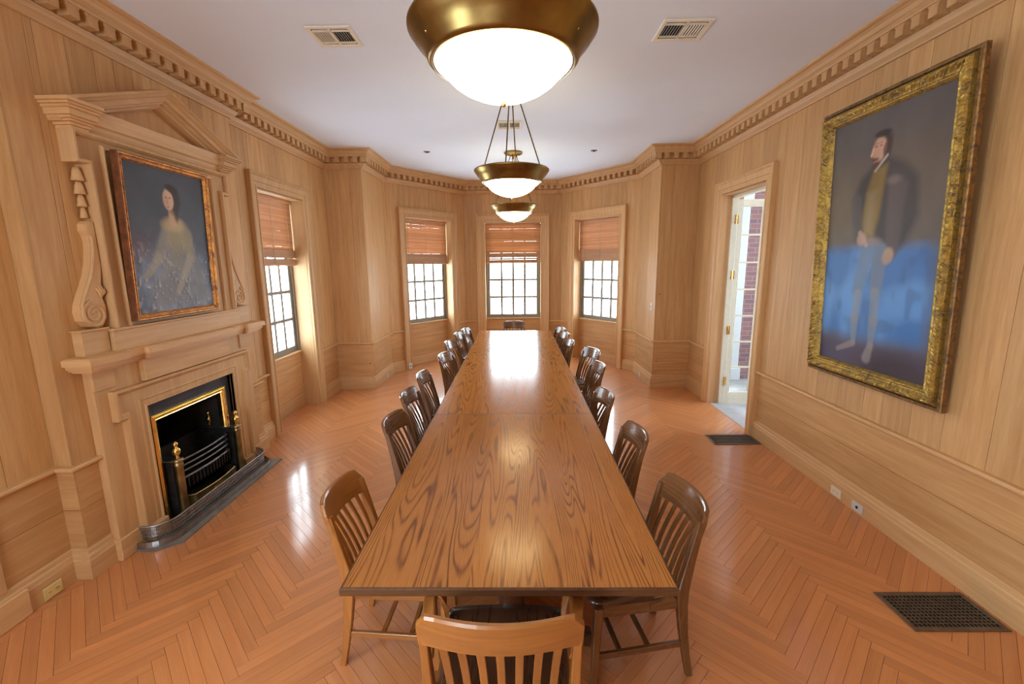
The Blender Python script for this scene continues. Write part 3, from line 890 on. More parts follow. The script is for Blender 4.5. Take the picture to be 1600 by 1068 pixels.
cput(fb, 'grate_fingers', M_IRON, gr, (0, 0, 1), 'stuff')
cput(MB().box(-.32, .32, -.25, -.22, .03, .47, GF).box(-.32, .32, -.22, .06, .19, .205, GF), 'fire_basket', M_IRON, gr)
ap = MB()
prof = [(0, .0), (0, .10), (.012, .10), (.012, .004), (.004, 0)]
arc = [GF(-.27, .02, .05), GF(-.265, .09, .05)] + [GF(-.24+.48*i/8, .135+.025*math.sin(math.pi*i/8), .05) for i in range(9)] + [GF(.265, .09, .05), GF(.27, .02, .05)]
ap.mould(arc, (0, 0, 1), [(0, 0), (0, .10), (.006, .106), (.012, .10), (.012, .012), (.018, .0)])
a_ = cput(ap, 'ash_pan', M_BRASS_OLD, gr)
cput(MB().tube([GF(-.07, .160, .112), GF(-.055, .182, .108), GF(.055, .182, .108), GF(.07, .160, .112)], .011, 10), 'pan_handle', M_BRASS, gr)

# fender
fd = thing('fireplace_fender', 'low pierced steel fender with rounded corners standing on the hearth', 'fender', (XB+.2, K, .013))
def fpath(inset, z):
    r = .15; hw = .685-inset; tf = .245-inset; pts = [(-hw, .062)]
    cx_ = -hw+r; cy_ = tf-r
    for i in range(9):
        a = math.pi - (math.pi/2)*i/8; pts.append((cx_+r*math.cos(a), cy_+r*math.sin(a)))
    for i in range(9):
        a = math.pi/2 - (math.pi/2)*i/8; pts.append((-cx_+r*math.cos(a), cy_+r*math.sin(a)))
    pts.append((hw, .062))
    return [KF(s, t, z) for s, t in pts]
m = MB().mould(fpath(0, .013), (0, 0, 1), [(-.0, 0), (-.0, .01), (.006, .018), (.012, .022), (.014, .032), (.020, .038), (.026, .040), (.030, .0)])
cput(m, 'fender_base', M_STEEL, fd)
cput(MB().tube(fpath(.012, .148), .0075, 8), 'fender_rim', M_STEEL, fd)
# pierced band: thin wires and bars
pb = MB()
dense = []
fp = [Vector(p) for p in fpath(.015, 0)]
for a, b in zip(fp, fp[1:]):
    n = max(1, int((b-a).length/.0095))
    for i in range(n): dense.append((a.lerp(b, i/n), (b-a).normalized()))
for p, d in dense:
    nn = Vector((d.y, -d.x, 0)); w = .0023
    P = []
    for z in (.053, .146):
        for sx, sy in ((-1, -1), (1, -1), (1, 1), (-1, 1)):
            q = p + d*w*sx + nn*.0015*sy; P.append((q.x, q.y, z))
    pb.add(P, [(0, 1, 5, 4), (1, 2, 6, 5), (2, 3, 7, 6), (3, 0, 4, 7)])
for z in (.07, .098, .126): pb.tube([(p.x, p.y, z) for p, d in dense[::3]], .0028, 5)
cput(pb, 'pierced_band', M_STEEL, fd, kind='stuff')

# overmantel
om = thing('overmantel', 'carved wooden overmantel with broken pediment and side scrolls above the mantel shelf', 'overmantel', (XB, K+.015, 1.392))
OF = Fr((XB, K+.015), (XB, K+1.015))
pane = [(-.63, 1.53), (-.63, 2.55), (-.71, 2.55), (-.71, 2.745), (.71, 2.745), (.71, 2.55), (.63, 2.55), (.63, 1.53)]
m = MB()
m.box(-.626, .626, 0, .062, 1.53, 2.741, OF)
for sg in (-1, 1): m.box(sg*.626, sg*.706, 0, .062, 2.554, 2.741, OF)
cput(m, 'back_panel', M_TRIM, om, (0, 0, 1))
m = MB().mould([OF(s, 0, z) for s, z in pane], OF.vec(0, 1), [(0, 0), (0, .088), (.006, .094), (.020, .094), (.028, .084), (.034, .072), (.034, .05)])
cput(m, 'eared_frame', M_TRIM, om, (0, 0, 1))
m = MB().mould([OF(s, 0, z) for s, z in [(-.515, 1.53), (-.515, 2.69), (.515, 2.69), (.515, 1.53)]], OF.vec(0, 1), [(0, .05), (0, .074), (.010, .084), (.024, .080), (.032, .068), (.032, .05)])
cput(m, 'inner_moulding', M_TRIM, om, (0, 0, 1))
# plinth
m = MB().box(-.655, .655, 0, .088, 1.392, 1.520, OF).box(-.665, .665, 0, .100, 1.520, 1.538, OF, .004).box(-.66, .66, 0, .094, 1.392, 1.405, OF)
cput(m, 'plinth', M_TRIM, om)
for sg in (-1, 1):
    m = MB().box(sg*.665, sg*.84, 0, .062, 1.392, 1.540, OF).box(sg*.66, sg*.855, 0, .075, 1.540, 1.552, OF, .003)
    cput(m, 'scroll_plinth', M_TRIM, om)
    # scroll bracket: outline (outward distance from the frame edge, z)
    cz, cr = 1.645, .088
    c0 = .727
    outl = []
    for i in range(15):          # volute from its inner top round the outside
        a = math.radians(20 - 250*i/14); outl.append((c0+cr*math.cos(a)*.92, cz+cr*math.sin(a)))
    arc_o = [(c0-cr*.88*math.cos(math.radians(a)), 0) for a in ()]
    S = []
    # outer S curve up
    S += [(.812, 1.66), (.803, 1.70), (.775, 1.76), (.742, 1.82), (.712, 1.88), (.690, 1.95), (.673, 2.02), (.667, 2.08), (.672, 2.12), (.688, 2.15), (.685, 2.19), (.662, 2.21), (.637, 2.205)]
    poly = [(.637, 1.93), (.652, 1.85), (.668, 1.76), (.650, 1.68), (.655, 1.61), (.685, 1.568), (.727, 1.556), (.775, 1.568), (.805, 1.605)] + S
    body = [(sg*a, z) for a, z in poly]
    cput(MB().prism(body, lambda p, q, a: OF(p, a, q), 0, .060), 'scroll', M_TRIM, om, (0, 0, 1))
    # raised rim and spiral
    pts = [OF(sg*a, .060, z) for a, z in [(.80, 1.64)] + S[1:9]]
    cput(MB().tube(pts, [.011]*len(pts), 6), 'scroll_rim', M_TRIM, om, (0, 0, 1))
    sp = []
    for i in range(46):
        a = math.radians(80 - i*18); r = .084*(1 - i/52)
        sp.append(OF(sg*(.730 - r*math.cos(a)*-1 if False else .730 + r*math.cos(a)), .060, 1.640+r*math.sin(a)))
    cput(MB().tube(sp, [.011*(1-.4*i/46) for i in range(46)], 6), 'volute', M_TRIM, om, (0, 0, 1))
    x, y, _ = OF(sg*.730, .062, 0)
    # leaf and hanging husks beside the frame
    hk = MB()
    z = 2.53
    for r, h in ((.033, .085), (.030, .080), (.026, .075), (.021, .070)):
        cx2 = OF(sg*.661, .032, z-h/2)
        V = []; n = 10
        prof = [(0, h/2), (r*.45, h*.46), (r*.7, h*.2), (r*.8, -h*.1), (r*1.05, -h*.42), (r*.7, -h*.49), (0, -h*.40)]
        hk.lathe(prof, cx2, n); z -= h*.98
    cput(hk, 'husk_drop', M_TRIM, om, (0, 0, 1))
    lf = MB()
    for k in range(4):
        a = math.radians(60+22*k)
        lf.tube([OF(sg*.668, .055, 1.745), OF(sg*(.668+.03*math.cos(a)), .066, 1.745+.035*math.sin(a)), OF(sg*(.668+.055*math.cos(a)), .058, 1.745+.07*math.sin(a))], [.010, .011, .003], 6)
    cput(lf, 'acanthus_leaf', M_TRIM, om, (0, 0, 1))
# entablature and broken pediment
ENT = [(0, 2.735), (.095, 2.735), (.10, 2.75), (.118, 2.77), (.128, 2.785), (.150, 2.795), (.155, 2.83), (.172, 2.855), (.182, 2.875), (0, 2.885)]
def ent(a0, a1, dz, kk): return MB().prism([(p*kk, q+dz) for p, q in ENT], lambda p, q, a: OF(a, p, q), a0, a1)
cput(ent(-.60, .60, 0, .74), 'entablature', M_TRIM, om)
for sg in (-1, 1):
    cput(MB().mould([OF(sg*.60, 0, 0), OF(sg*.60, .0001, 0)], (0, 0, 1), [(0, 0), (0, 0.0001), (.0001, 0)]), 'x', M_TRIM, om) if False else None
    m = MB()
    # end block with returned profile: stack of growing boxes
    for (p, z0, z1) in ((.098, 2.735, 2.752), (.112, 2.752, 2.768), (.126, 2.768, 2.782), (.140, 2.782, 2.796), (.154, 2.796, 2.832), (.166, 2.832, 2.848), (.178, 2.848, 2.862), (.188, 2.862, 2.884)):
        g = p-.098
        m.box(sg*(.60-g*.3), sg*(.712+g), 0, p, z0, z1, OF, .0025)
    cput(m, 'cornice_block', M_TRIM, om)
RP = [(0, 0), (0, .186), (.016, .188), (.024, .176), (.036, .164), (.044, .150), (.074, .148), (.078, .128), (.090, .118), (.098, .098), (.110, .096), (.122, .070), (.128, .03), (.128, 0)]
cput(MB().mould([OF(-.79, 0, 2.885), OF(0, 0, 3.195), OF(.79, 0, 2.885)], OF.vec(0, 1), RP), 'raking_cornice', M_TRIM, om)
cput(MB().prism([(-.60, 2.88), (.60, 2.88), (0, 3.11)], lambda p, q, a: OF(p, a, q), 0, .035), 'tympanum', M_WALL, om, (0, 0, 1))

# ------------------------------------------------------------------ paintings
def s2l(c):
    c = np.array(c)/255.; return np.where(c < .04045, c/12.92, ((c+.055)/1.055)**2.4)
class Canvas:
    def __init__(s, nx, ny, asp):
        s.nx, s.ny = nx, ny
        u, v = np.meshgrid(np.linspace(0, 1, nx), np.linspace(0, 1, ny)); s.u, s.v, s.a = u, v, asp
        s.c = np.zeros((ny, nx, 3)); s.rng = np.random.RandomState(5)
        s.n = [s.noise(k) for k in (3, 7, 16, 40)]
    def noise(s, k):
        g = s.rng.rand(k+3, k+3); x = s.u*k; y = s.v*k
        xi = x.astype(int); yi = y.astype(int); fx = x-xi; fy = y-yi
        fx = fx*fx*(3-2*fx); fy = fy*fy*(3-2*fy)
        return (g[yi, xi]*(1-fx)+g[yi, xi+1]*fx)*(1-fy)+(g[yi+1, xi]*(1-fx)+g[yi+1, xi+1]*fx)*fy
    def fill(s, col): s.c[:] = s2l(col)
    def lay(s, m, col):
        m = np.clip(m, 0, 1)[..., None]; s.c = s.c*(1-m)+s2l(col)*m
    def ell(s, cx, cy, rx, ry, col, alpha=1, soft=.3, ang=0):
        """radii in widths"""
        dx = s.u-cx; dy = (s.v-cy)*s.a; a = math.radians(ang)
        x = dx*math.cos(a)+dy*math.sin(a); y = -dx*math.sin(a)+dy*math.cos(a)
        d = np.sqrt((x/rx)**2+(y/ry)**2)+(s.n[3]-.5)*.08
        s.lay(alpha*np.clip((1-d)/soft+.5, 0, 1), col)
    def cap(s, p, q, r0, r1, col, alpha=1, soft=.3):
        px, py = p[0], p[1]*s.a; qx, qy = q[0], q[1]*s.a
        dx, dy = qx-px, qy-py; L = dx*dx+dy*dy
        x = s.u; y = s.v*s.a
        t = np.clip(((x-px)*dx+(y-py)*dy)/L, 0, 1)
        d = np.hypot(x-px-t*dx, y-py-t*dy)/(r0+(r1-r0)*t)+(s.n[3]-.5)*.1
        s.lay(alpha*np.clip((1-d)/soft+.5, 0, 1), col)
    def poly(s, pts, col, alpha=1, soft=.01):
        n = len(pts); ins = np.zeros(s.u.shape, bool); dist = np.full(s.u.shape, 9.)
        for i in range(n):
            x0, y0 = pts[i]; x1, y1 = pts[(i+1) % n]
            y0 *= s.a; y1 *= s.a; y = s.v*s.a
            if y0 != y1:
                c = ((y0 > y) != (y1 > y)) & (s.u < (x1-x0)*(y-y0)/(y1-y0)+x0); ins ^= c
            dx, dy = x1-x0, y1-y0; t = np.clip(((s.u-x0)*dx+(y-y0)*dy)/(dx*dx+dy*dy+1e-9), 0, 1)
            dist = np.minimum(dist, np.hypot(s.u-x0-t*dx, y-y0-t*dy))
        sd = np.where(ins, dist, -dist)
        s.lay(alpha*np.clip(sd/soft+.5, 0, 1), col)
    def mottled(s, amt):
        f = 1+amt*(s.n[0]-.5)+amt*.7*(s.n[1]-.5)+amt*.5*(s.n[2]-.5); s.c *= f[..., None]

def man_portrait():
    c = Canvas(150, 250, 1.82)
    c.fill((98, 90, 84))
    c.ell(.75, .8, .45, .5, (100, 86, 74), .55, 1.2); c.ell(.10, .75, .25, .7, (104, 98, 92), .5, 1.2); c.ell(.15, .62, .2, .3, (120, 98, 52), .35, 1.4)
    c.ell(.55, 1.0, .7, .25, (80, 80, 88), .5, 1.3)
    blue = np.clip((.515-c.v)/.05, 0, 1)*np.clip((c.v-.085)/.07, 0, 1)*np.clip((1.02-c.u)/.12, .15, 1)*np.clip((c.u+.06)/.1, .2, 1)
    c.lay(blue*.95, (66, 118, 182)); c.lay(blue*np.clip((c.n[1]-.45)*2.2, 0, .6), (104, 156, 214)); c.lay(blue*np.clip((.42-c.n[2])*2, 0, .4), (60, 90, 140))
    fl = np.clip((.14-c.v)/.07, 0, 1); c.lay(fl*.9, (78, 72, 96)); c.ell(.8, .02, .4, .12, (62, 50, 52), .8, 1)
    # cloak and doublet
    c.poly([(.40, .80), (.54, .83), (.68, .79), (.79, .73), (.82, .60), (.74, .50), (.66, .46), (.56, .50), (.45, .55), (.34, .54), (.27, .60), (.26, .70), (.31, .76)], (60, 56, 58), .9, .06)
    c.poly([(.55, .80), (.74, .76), (.79, .62), (.70, .52), (.58, .55)], (72, 66, 66), .6, .05)
    c.cap((.64, .70), (.63, .47), .075, .055, (92, 82, 80), .7, .6); c.cap((.28, .68), (.32, .53), .05, .045, (88, 82, 80), .75, .6)
    c.ell(.60, .735, .055, .03, (122, 108, 104), .6, .9)
    c.poly([(.42, .785), (.54, .80), (.52, .70), (.50, .60), (.47, .53), (.37, .53), (.35, .60), (.37, .70)], (128, 104, 52), .95, .04)
    c.poly([(.38, .70), (.46, .71), (.45, .54), (.38, .54)], (148, 132, 100), .55, .05)
    c.ell(.44, .51, .10, .035, (138, 124, 122), .8, .7)
    # legs
    leg = (130, 138, 146)
    c.cap((.42, .47), (.36, .32), .062, .050, (104, 122, 146), .8, .4); c.cap((.54, .47), (.53, .32), .066, .052, (112, 126, 144), .8, .4)
    c.cap((.37, .30), (.355, .20), .040, .038, leg, .7, .5); c.cap((.355, .20), (.36, .10), .038, .022, leg, .7, .5)
    c.cap((.53, .31), (.535, .20), .042, .040, leg, .7, .5); c.cap((.535, .20), (.525, .10), .040, .024, leg, .7, .5)
    c.cap((.36, .095), (.20, .055), .026, .018, (136, 128, 130), .75, .6); c.cap((.53, .10), (.50, .045), .028, .040, (140, 132, 132), .75, .6)
    # hands
    c.ell(.36, .525, .045, .045, (170, 140, 126), .9, .5, 30); c.cap((.34, .55), (.41, .50), .02, .016, (172, 144, 130), .8, .5)
    c.ell(.61, .455, .045, .06, (176, 146, 126), .9, .5, -20)
    # head: dark hair, three-quarter face turned to the left, beard, collar
    c.ell(.505, .875, .060, .082, (56, 46, 44), .9, .6)
    c.ell(.458, .860, .060, .078, (190, 150, 128), 1, .35, 0)
    c.ell(.475, .915, .070, .022, (50, 42, 40), .9, .5)
    c.ell(.525, .85, .035, .06, (70, 52, 44), .8, .5)
    c.cap((.405, .868), (.392, .845), .010, .013, (204, 160, 134), 1, .4)
    c.ell(.425, .873, .014, .006, (90, 62, 54), .7, .8); c.ell(.468, .873, .013, .005, (90, 62, 54), .7, .8)
    c.ell(.425, .884, .020, .005, (110, 78, 64), .6, .8); c.ell(.47, .885, .018, .004, (110, 78, 64), .6, .8)
    c.ell(.425, .826, .032, .010, (96, 60, 48), .85, .6); c.ell(.43, .817, .020, .007, (168, 96, 84), .8, .6)
    c.ell(.44, .798, .036, .024, (92, 60, 46), .85, .5)
    c.cap((.435, .782), (.53, .83), .010, .010, (180, 168, 156), .8, .7)
    c.mottled(.22)
    return c
def lady_portrait():
    c = Canvas(130, 170, 1.32)
    c.fill((70, 77, 90))
    c.ell(.2, .35, .3, .3, (92, 84, 94), .5, 1.3); c.ell(.08, .44, .12, .09, (120, 80, 84), .5, 1.2)
    c.ell(.5, .10, .65, .36, (112, 128, 156), .75, 1.1)
    c.lay(np.clip((.45-c.v)*2, 0, .5)*np.clip((c.n[2]-.35)*2, 0, 1), (158, 168, 186))
    # dress
    c.poly([(.42, .62), (.72, .60), (.76, .45), (.92, .25), (.96, .02), (.15, .02), (.22, .20), (.38, .40), (.40, .52)], (118, 116, 116), .75, .12)
    c.cap((.44, .55), (.31, .38), .075, .06, (136, 132, 124), .8, .7); c.cap((.31, .38), (.13, .24), .05, .028, (146, 138, 126), .85, .7)
    c.cap((.70, .55), (.73, .40), .07, .06, (146, 138, 112), .85, .7); c.cap((.72, .38), (.50, .12), .05, .030, (156, 148, 132), .8, .7)
    c.ell(.56, .52, .13, .16, (150, 140, 108), .85, .5)
    c.ell(.54, .62, .15, .07, (174, 154, 116), .9, .6)
    c.ell(.50, .36, .11, .10, (140, 134, 122), .6, .9)
    # neck, head, hair
    c.cap((.53, .73), (.54, .64), .042, .055, (184, 152, 122), .95, .4)
    c.ell(.56, .80, .095, .13, (44, 38, 42), .9, .5)
    c.ell(.50, .795, .066, .098, (198, 164, 140), 1, .28, 4)
    c.ell(.55, .875, .08, .035, (42, 36, 38), .95, .5, -15)
    c.ell(.475, .81, .013, .007, (70, 50, 46), .85, .6); c.ell(.52, .81, .013, .007, (70, 50, 46), .85, .6)
    c.cap((.492, .80), (.488, .772), .007, .010, (170, 120, 100), .6, .6); c.ell(.492, .745, .018, .006, (170, 84, 76), .85, .6)
    c.ell(.455, .78, .02, .02, (206, 146, 124), .5, .9)
    c.ell(.585, .70, .03, .08, (52, 42, 44), .8, .6)
    # white flakes of worn paint
    fl = np.clip((c.n[3]-.72)*5, 0, 1)*np.clip((.55-c.v)*3, 0, 1)
    c.lay(fl*.5, (196, 200, 208)); c.mottled(.25)
    return c
def painting(name, label, loc, rz, tilt, w, h, fw, prof, carve, canvas, mats, zc, step=.012, inner=None, relief=None):
    root = thing(name, label, 'painting', loc, rz); root.rotation_euler = (-tilt, 0, rz)
    rr = random.Random(11)
    m = MB(); tn = []
    corners = [(-w/2, 0), (-w/2, h), (w/2, h), (w/2, 0)]
    parts = [MB() for _ in range(2)]
    for i in range(4):
        x0, z0 = corners[i]; x1, z1 = corners[(i+1) % 4]
        L = math.hypot(x1-x0, z1-z0); dx, dz = (x1-x0)/L, (z1-z0)/L; nx_, nz_ = dz, -dx    # inward normal
        n = int(L/step)
        for (p0, p1, which) in carve['bands']:
            V = []; cols = p1-p0+1
            for k in range(n+1):
                for j in range(p0, p1+1):
                    a, b = prof[j]; s = a+(L-2*a)*k/n
                    amp = carve['amp'].get(j, 0)
                    ph = s*carve['freq']
                    dd = amp*(.55*abs(math.sin(ph+j*1.1))+.45*math.sin(ph*2.3+j*2)*math.cos(ph*.37)) + (rr.uniform(-.3, .3)*amp)
                    V.append((x0+dx*s+nx_*a, b+dd, z0+dz*s+nz_*a))
            Fs = [(k*cols+j, k*cols+j+1, (k+1)*cols+j+1, (k+1)*cols+j) for k in range(n) for j in range(cols-1)]
            parts[which].add(V, Fs, amp > 0)
    for mb, nm, mt in zip(parts, ('frame', 'outer_frame'), mats):
        if mb.v: mb.build(nm, mt, root, (0, 0, 1))
    MB().box(-w/2+.004, w/2-.004, 0, .006, .004, h-.004).build('back_board', M_DARK, root)
    # canvas grid
    c = canvas; iw, ih = w-2*fw, h-2*fw
    V = []
    for j in range(c.ny):
        for i in range(c.nx):
            dd = 0
            if relief is not None: dd = relief[j, i]
            V.append((iw/2-iw*i/(c.nx-1), zc+dd, fw+ih*j/(c.ny-1)))
    Fs = [(j*c.nx+i, j*c.nx+i+1, (j+1)*c.nx+i+1, (j+1)*c.nx+i) for j in range(c.ny-1) for i in range(c.nx-1)]
    mb = MB(); mb.add(V, Fs, True)
    me = mb.mesh('canvas', (1, 0, 0)); me.materials.append(M_PAINT)
    at = me.attributes.new('paint', 'FLOAT_COLOR', 'POINT')
    buf = np.concatenate([c.c.reshape(-1, 3), np.ones((c.nx*c.ny, 1))], 1); at.data.foreach_set('color', buf.ravel().astype(np.float32))
    link('canvas', me, root)
    return root
gp = [(0, 0), (0, .028), (.006, .034), (.022, .034), (.028, .022), (.036, .022), (.040, .050), (.050, .068), (.062, .072), (.076, .064), (.090, .050), (.100, .046), (.108, .050), (.116, .046), (.126, .032), (.132, .022)]
painting('gilt_framed_portrait', 'large full length portrait of a standing man in a wide carved gilt frame', (2.600, 3.225, 1.005), math.pi/2, math.atan2(.085, 2.05),
         1.25, 2.06, .13, gp, dict(bands=[(0, 5, 1), (5, 15, 0)], amp={7: .006, 8: .009, 9: .009, 10: .005, 12: .003, 3: .003}, freq=95), man_portrait(), (M_GILT, M_GILT_DARK), .020)
lc = lady_portrait()
rel = np.clip((lc.n[3]-.62)*.02, 0, .006)*np.clip((.6-lc.v)*3, 0, 1)
gp2 = [(0, 0), (0, .040), (.006, .046), (.014, .044), (.020, .034), (.026, .034), (.030, .040), (.036, .038), (.042, .026), (.046, .022)]
painting('small_framed_portrait', 'portrait of a seated lady in a pale dress, thin reddish gilt frame, above the fireplace', (XB+.088, K-.075, 1.565), -math.pi/2, math.atan2(.035, 1.10),
         .84, 1.10, .044, gp2, dict(bands=[(0, 2, 1), (2, 9, 0)], amp={3: .0015, 6: .001}, freq=160), lc, (M_GILT_RED, M_TBROWN), .018, relief=rel*.7)

# ------------------------------------------------------------------ tables
def table(y0, y1, label):
    x0, x1 = -.657, .576; xc = (x0+x1)/2
    r = thing('oak_table', label, 'table', (xc, (y0+y1)/2, 0), 0, 'oak tables set end to end')
    def tp(m, nm, mat=M_CHAIR_DARK, g=(0, 0, 1), tone=None, parent=r):
        m.v = [tuple(Vector(p)-Vector(r.location)) for p in m.v]; return m.build(nm, mat, parent, g, tone)
    edges = [x0, x0+.27, x0+.47, x0+.72, x0+.96, x1]
    bm_ = MB(); tones = []
    for a, b in zip(edges, edges[1:]):
        nb = len(bm_.f)
        bm_.box(max(a, x0+.003), min(b, x1-.003), y0+.0045, y1-.0045, .730, .7604, None, 0); tones += [rnd.random()]*(len(bm_.f)-nb)
    tp(bm_, 'table_top', M_TABLE, (0, 1, 0), tones)
    ed = MB().mould([(x0, y0+.0015, 0), (x0, y1-.0015, 0), (x1, y1-.0015, 0), (x1, y0+.0015, 0)], (0, 0, 1), [(-.006, .732), (-.006, .755), (-.001, .7605), (.003, .7605), (.003, .728), (-.003, .728)], closed=True)
    tp(ed, 'table_edge', M_EDGE, (0, 1, 0))
    ap = MB()
    ap.mould([(x0+.24, y0+.26, 0), (x0+.24, y1-.26, 0), (x1-.24, y1-.26, 0), (x1-.24, y0+.26, 0)], (0, 0, 1), [(0, .655), (0, .728), (.02, .728), (.02, .655)], closed=True)
    tp(ap, 'apron', M_CHAIR_DARK, (0, 1, 0))
    for yy in (y0+.55, y1-.55):
        pr_ = [(0, .06), (.13, .06), (.135, .085), (.11, .10), (.085, .115), (.075, .14), (.088, .16), (.088, .175), (.070, .19), (.062, .22), (.075, .30), (.085, .36), (.080, .42), (.062, .50), (.055, .56), (.072, .58), (.072, .60), (.058, .615), (.10, .66), (.11, .728)]
        pc = tp(MB().lathe(pr_, (xc, yy, 0), 28), 'pedestal')
        ft = MB()
        for s in (-1, 1):
            ft.bar([(xc, yy, .085), (xc+s*.20, yy, .085), (xc+s*.34, yy, .045), (xc+s*.40, yy, .03)], [.09, .085, .08, .08], [.10, .09, .06, .06])
        tp(ft, 'foot', g=(1, 0, 0))
        tp(MB().box(xc-.38, xc+.38, yy-.045, yy+.045, .69, .727, None, .01), 'bearer', g=(1, 0, 0))
    tp(MB().box(xc-.03, xc+.03, y0+.55, y1-.55, .05, .10, None, .008), 'stretcher', g=(0, 1, 0))
    return r
table(1.432, 3.335, 'nearest of the three long oak tables, bold wavy grain on its top')
table(3.335, 5.195, 'middle one of the three long oak tables set end to end')
table(5.195, 7.71, 'farthest and longest oak table, its top white with window glare')

# ------------------------------------------------------------------ chairs
def chair(label, arm=False, mw=M_CHAIR, dark=False):
    mw = mw; sw = M_CHAIR_DARK
    r = thing('armchair' if arm else 'dining_chair', label, 'chair', (0, 0, 0), 0, 'wooden slat-back chairs around the tables')
    hw = .245 if arm else .190           # half width at the back posts
    fw = .250 if arm else .205           # half width at the front legs
    H = .885 if arm else .845
    zr0 = H-.135
    def py(z):                          # y of the back posts along the height
        if z < .45: return -.215 - .06*((.45-z)/.45)**1.6
        return -.215 - .085*((z-.45)/(H-.45))**1.1
    for s in (-1, 1):
        zs = [0, .12, .25, .38, .45, .52, .62, .72, H-.06]
        pts = [(s*(hw+.0*z), py(z), z) for z in zs]
        wid = [.026, .028, .030, .034, .036, .034, .031, .028, .026]
        dep = [.030, .034, .040, .050, .056, .050, .040, .034, .030]
        MB().bar(pts, wid, dep, up=(0, 1, 0)).build('leg', mw, r, (0, 0, 1))
        MB().bar([(s*(fw+.006), .200, 0), (s*fw, .190, .22), (s*(fw-.006), .180, .425)], [.026, .032, .038], [.026, .032, .038], up=(0, 1, 0)).build('leg', mw, r, (0, 0, 1))
        MB().bar([(s*(hw-.002), py(.16), .175), (s*(fw), .195, .175)], .018, .030).build('side_stretcher', mw, r, (0, 1, 0))
        MB().bar([(s*(hw-.004), -.20, .395), (s*(fw-.012), .17, .395)], .020, .055).build('side_rail', mw, r, (0, 1, 0))
        # curved corner brace between post and seat rail
        MB().bar([(s*(hw+.002), -.175, .43), (s*(hw+.006), -.12, .405), (s*(hw+.012), -.06, .398)], [.016, .016, .012], [.05, .034, .02]).build('brace', mw, r, (0, 1, 0))
    MB().bar([(-fw+.01, .175, .395), (fw-.01, .175, .395)], .020, .055).build('front_rail', mw, r, (1, 0, 0))
    MB().bar([(-hw+.01, -.205, .395), (hw-.01, -.205, .395)], .020, .055).build('back_rail', mw, r, (1, 0, 0))
    for y in (-.07, .07):
        MB().bar([(-hw, y, .175), (hw, y, .175)], .022, .016).build('cross_stretcher', mw, r, (1, 0, 0))
    # saddle seat
    nx, ny = 17, 15; V = []; Fs = []
    def sx(i, j):
        v = j/(ny-1); u = i/(nx-1)*2-1
        y = -.225+.455*v
        half = (hw-.022)*(1-v)+(fw+.014)*v
        if v < .12: half -= .0
        # rounded front corners
        if v > .88: half -= .03*((v-.88)/.12)**2
        x = u*half
        yf = y - .012*u*u*(1 if v > .9 else 0)
        dip = -.016*math.exp(-((v-.38)/.34)**2)*(1-u**4)*(1-.55*math.exp(-(u/.20)**2)*(1 if v > .45 else 0))
        rollf = -.010*max(0, (v-.85)/.15)**2
        z = .455 + dip + rollf - .004*abs(u)**6
        return x, yf, z
    for lay in (0, 1):
        for j in range(ny):
            for i in range(nx):
                x, y, z = sx(i, j)
                V.append((x, y, z) if lay == 0 else (x*.97, y*.97, .424))
    o = nx*ny
    for j in range(ny-1):
        for i in range(nx-1):
            a = j*nx+i; Fs.append((a, a+1, a+nx+1, a+nx)); Fs.append((o+a, o+a+nx, o+a+nx+1, o+a+1))
    rim = [i for i in range(nx)] + [j*nx+nx-1 for j in range(1, ny)] + [(ny-1)*nx+i for i in range(nx-2, -1, -1)] + [j*nx for j in range(ny-2, 0, -1)]
    top = len(Fs)
    for a, b in zip(rim, rim[1:]+rim[:1]): Fs.append((a, o+a, o+b, b))
    mb = MB(); mb.add(V, Fs[:top], True); mb.f += Fs[top:]; mb.smooth += [False]*(len(Fs)-top)
    st_ = mb.build('seat', sw if dark else mw, r, (0, 1, 0))
    # crest rail: curved in plan, rounded upper corners
    n = 16; V = []; Fs = []
    hh = hw+.016
    for i in range(n+1):
        u = -1+2*i/n
        x = u*hh; bow = -.055*(1-u*u)
        zt = H - .045*max(0, (abs(u)-.80)/.20)**2.2
        if abs(u) > .999: zt = H-.05
        zb_ = zr0 - .0 - .012*max(0, abs(u)-.85)/.15 + .006*(1-u*u)
        yt = py(zt)+bow-.004; yb = py(zb_)+bow
        th = .024
        for (y, z) in ((yb-th/2, zb_), (yb+th/2, zb_), (yt+th/2, zt-.008), (yt+th/2-.006, zt), (yt-th/2+.006, zt), (yt-th/2, zt-.008)): V.append((x, y, z))
    for i in range(n):
        for k in range(6): Fs.append((i*6+k, i*6+(k+1) % 6, i*6+6+(k+1) % 6, i*6+6+k))
    Fs.append((0, 1, 2, 3, 4, 5)); Fs.append(tuple(n*6+k for k in range(6)))
    MB().add(V, Fs, False).build('crest_rail', mw, r, (1, 0, 0))
    ns = 7 if arm else 6
    for k in range(ns):
        u = -1+2*(k+1)/(ns+1); x = u*hw
        pts = []
        for t in range(6):
            f = t/5; z = .44+(zr0+.01-.44)*f
            y = (-.205)*(1-f)+(py(zr0)-.055*(1-u*u))*f + .012*math.sin(math.pi*f)
            pts.append((x*(.93+.07*f), y, z))
        MB().bar(pts, .026, .010, up=(0, 1, 0)).build('slat', mw, r, (0, 0, 1))
    if arm:
        for s in (-1, 1):
            pts = [(s*(hw-.004), py(.66)+.01, .655), (s*(hw+.012), -.14, .668), (s*(hw+.032), -.02, .672), (s*(hw+.036), .07, .660), (s*(hw+.030), .125, .625),
                   (s*(hw+.018), .145, .57), (s*(hw+.008), .140, .50), (s*(hw+.006), .12, .43), (s*(hw+.006), .10, .40)]
            MB().bar(pts, [.034, .042, .048, .048, .044, .038, .034, .030, .026], [.024, .024, .024, .024, .026, .028, .028, .026, .024], up=(0, 0, 1) if False else (s*.35, .0, 1)).build('arm', mw, r, (0, 1, 0))
    return r
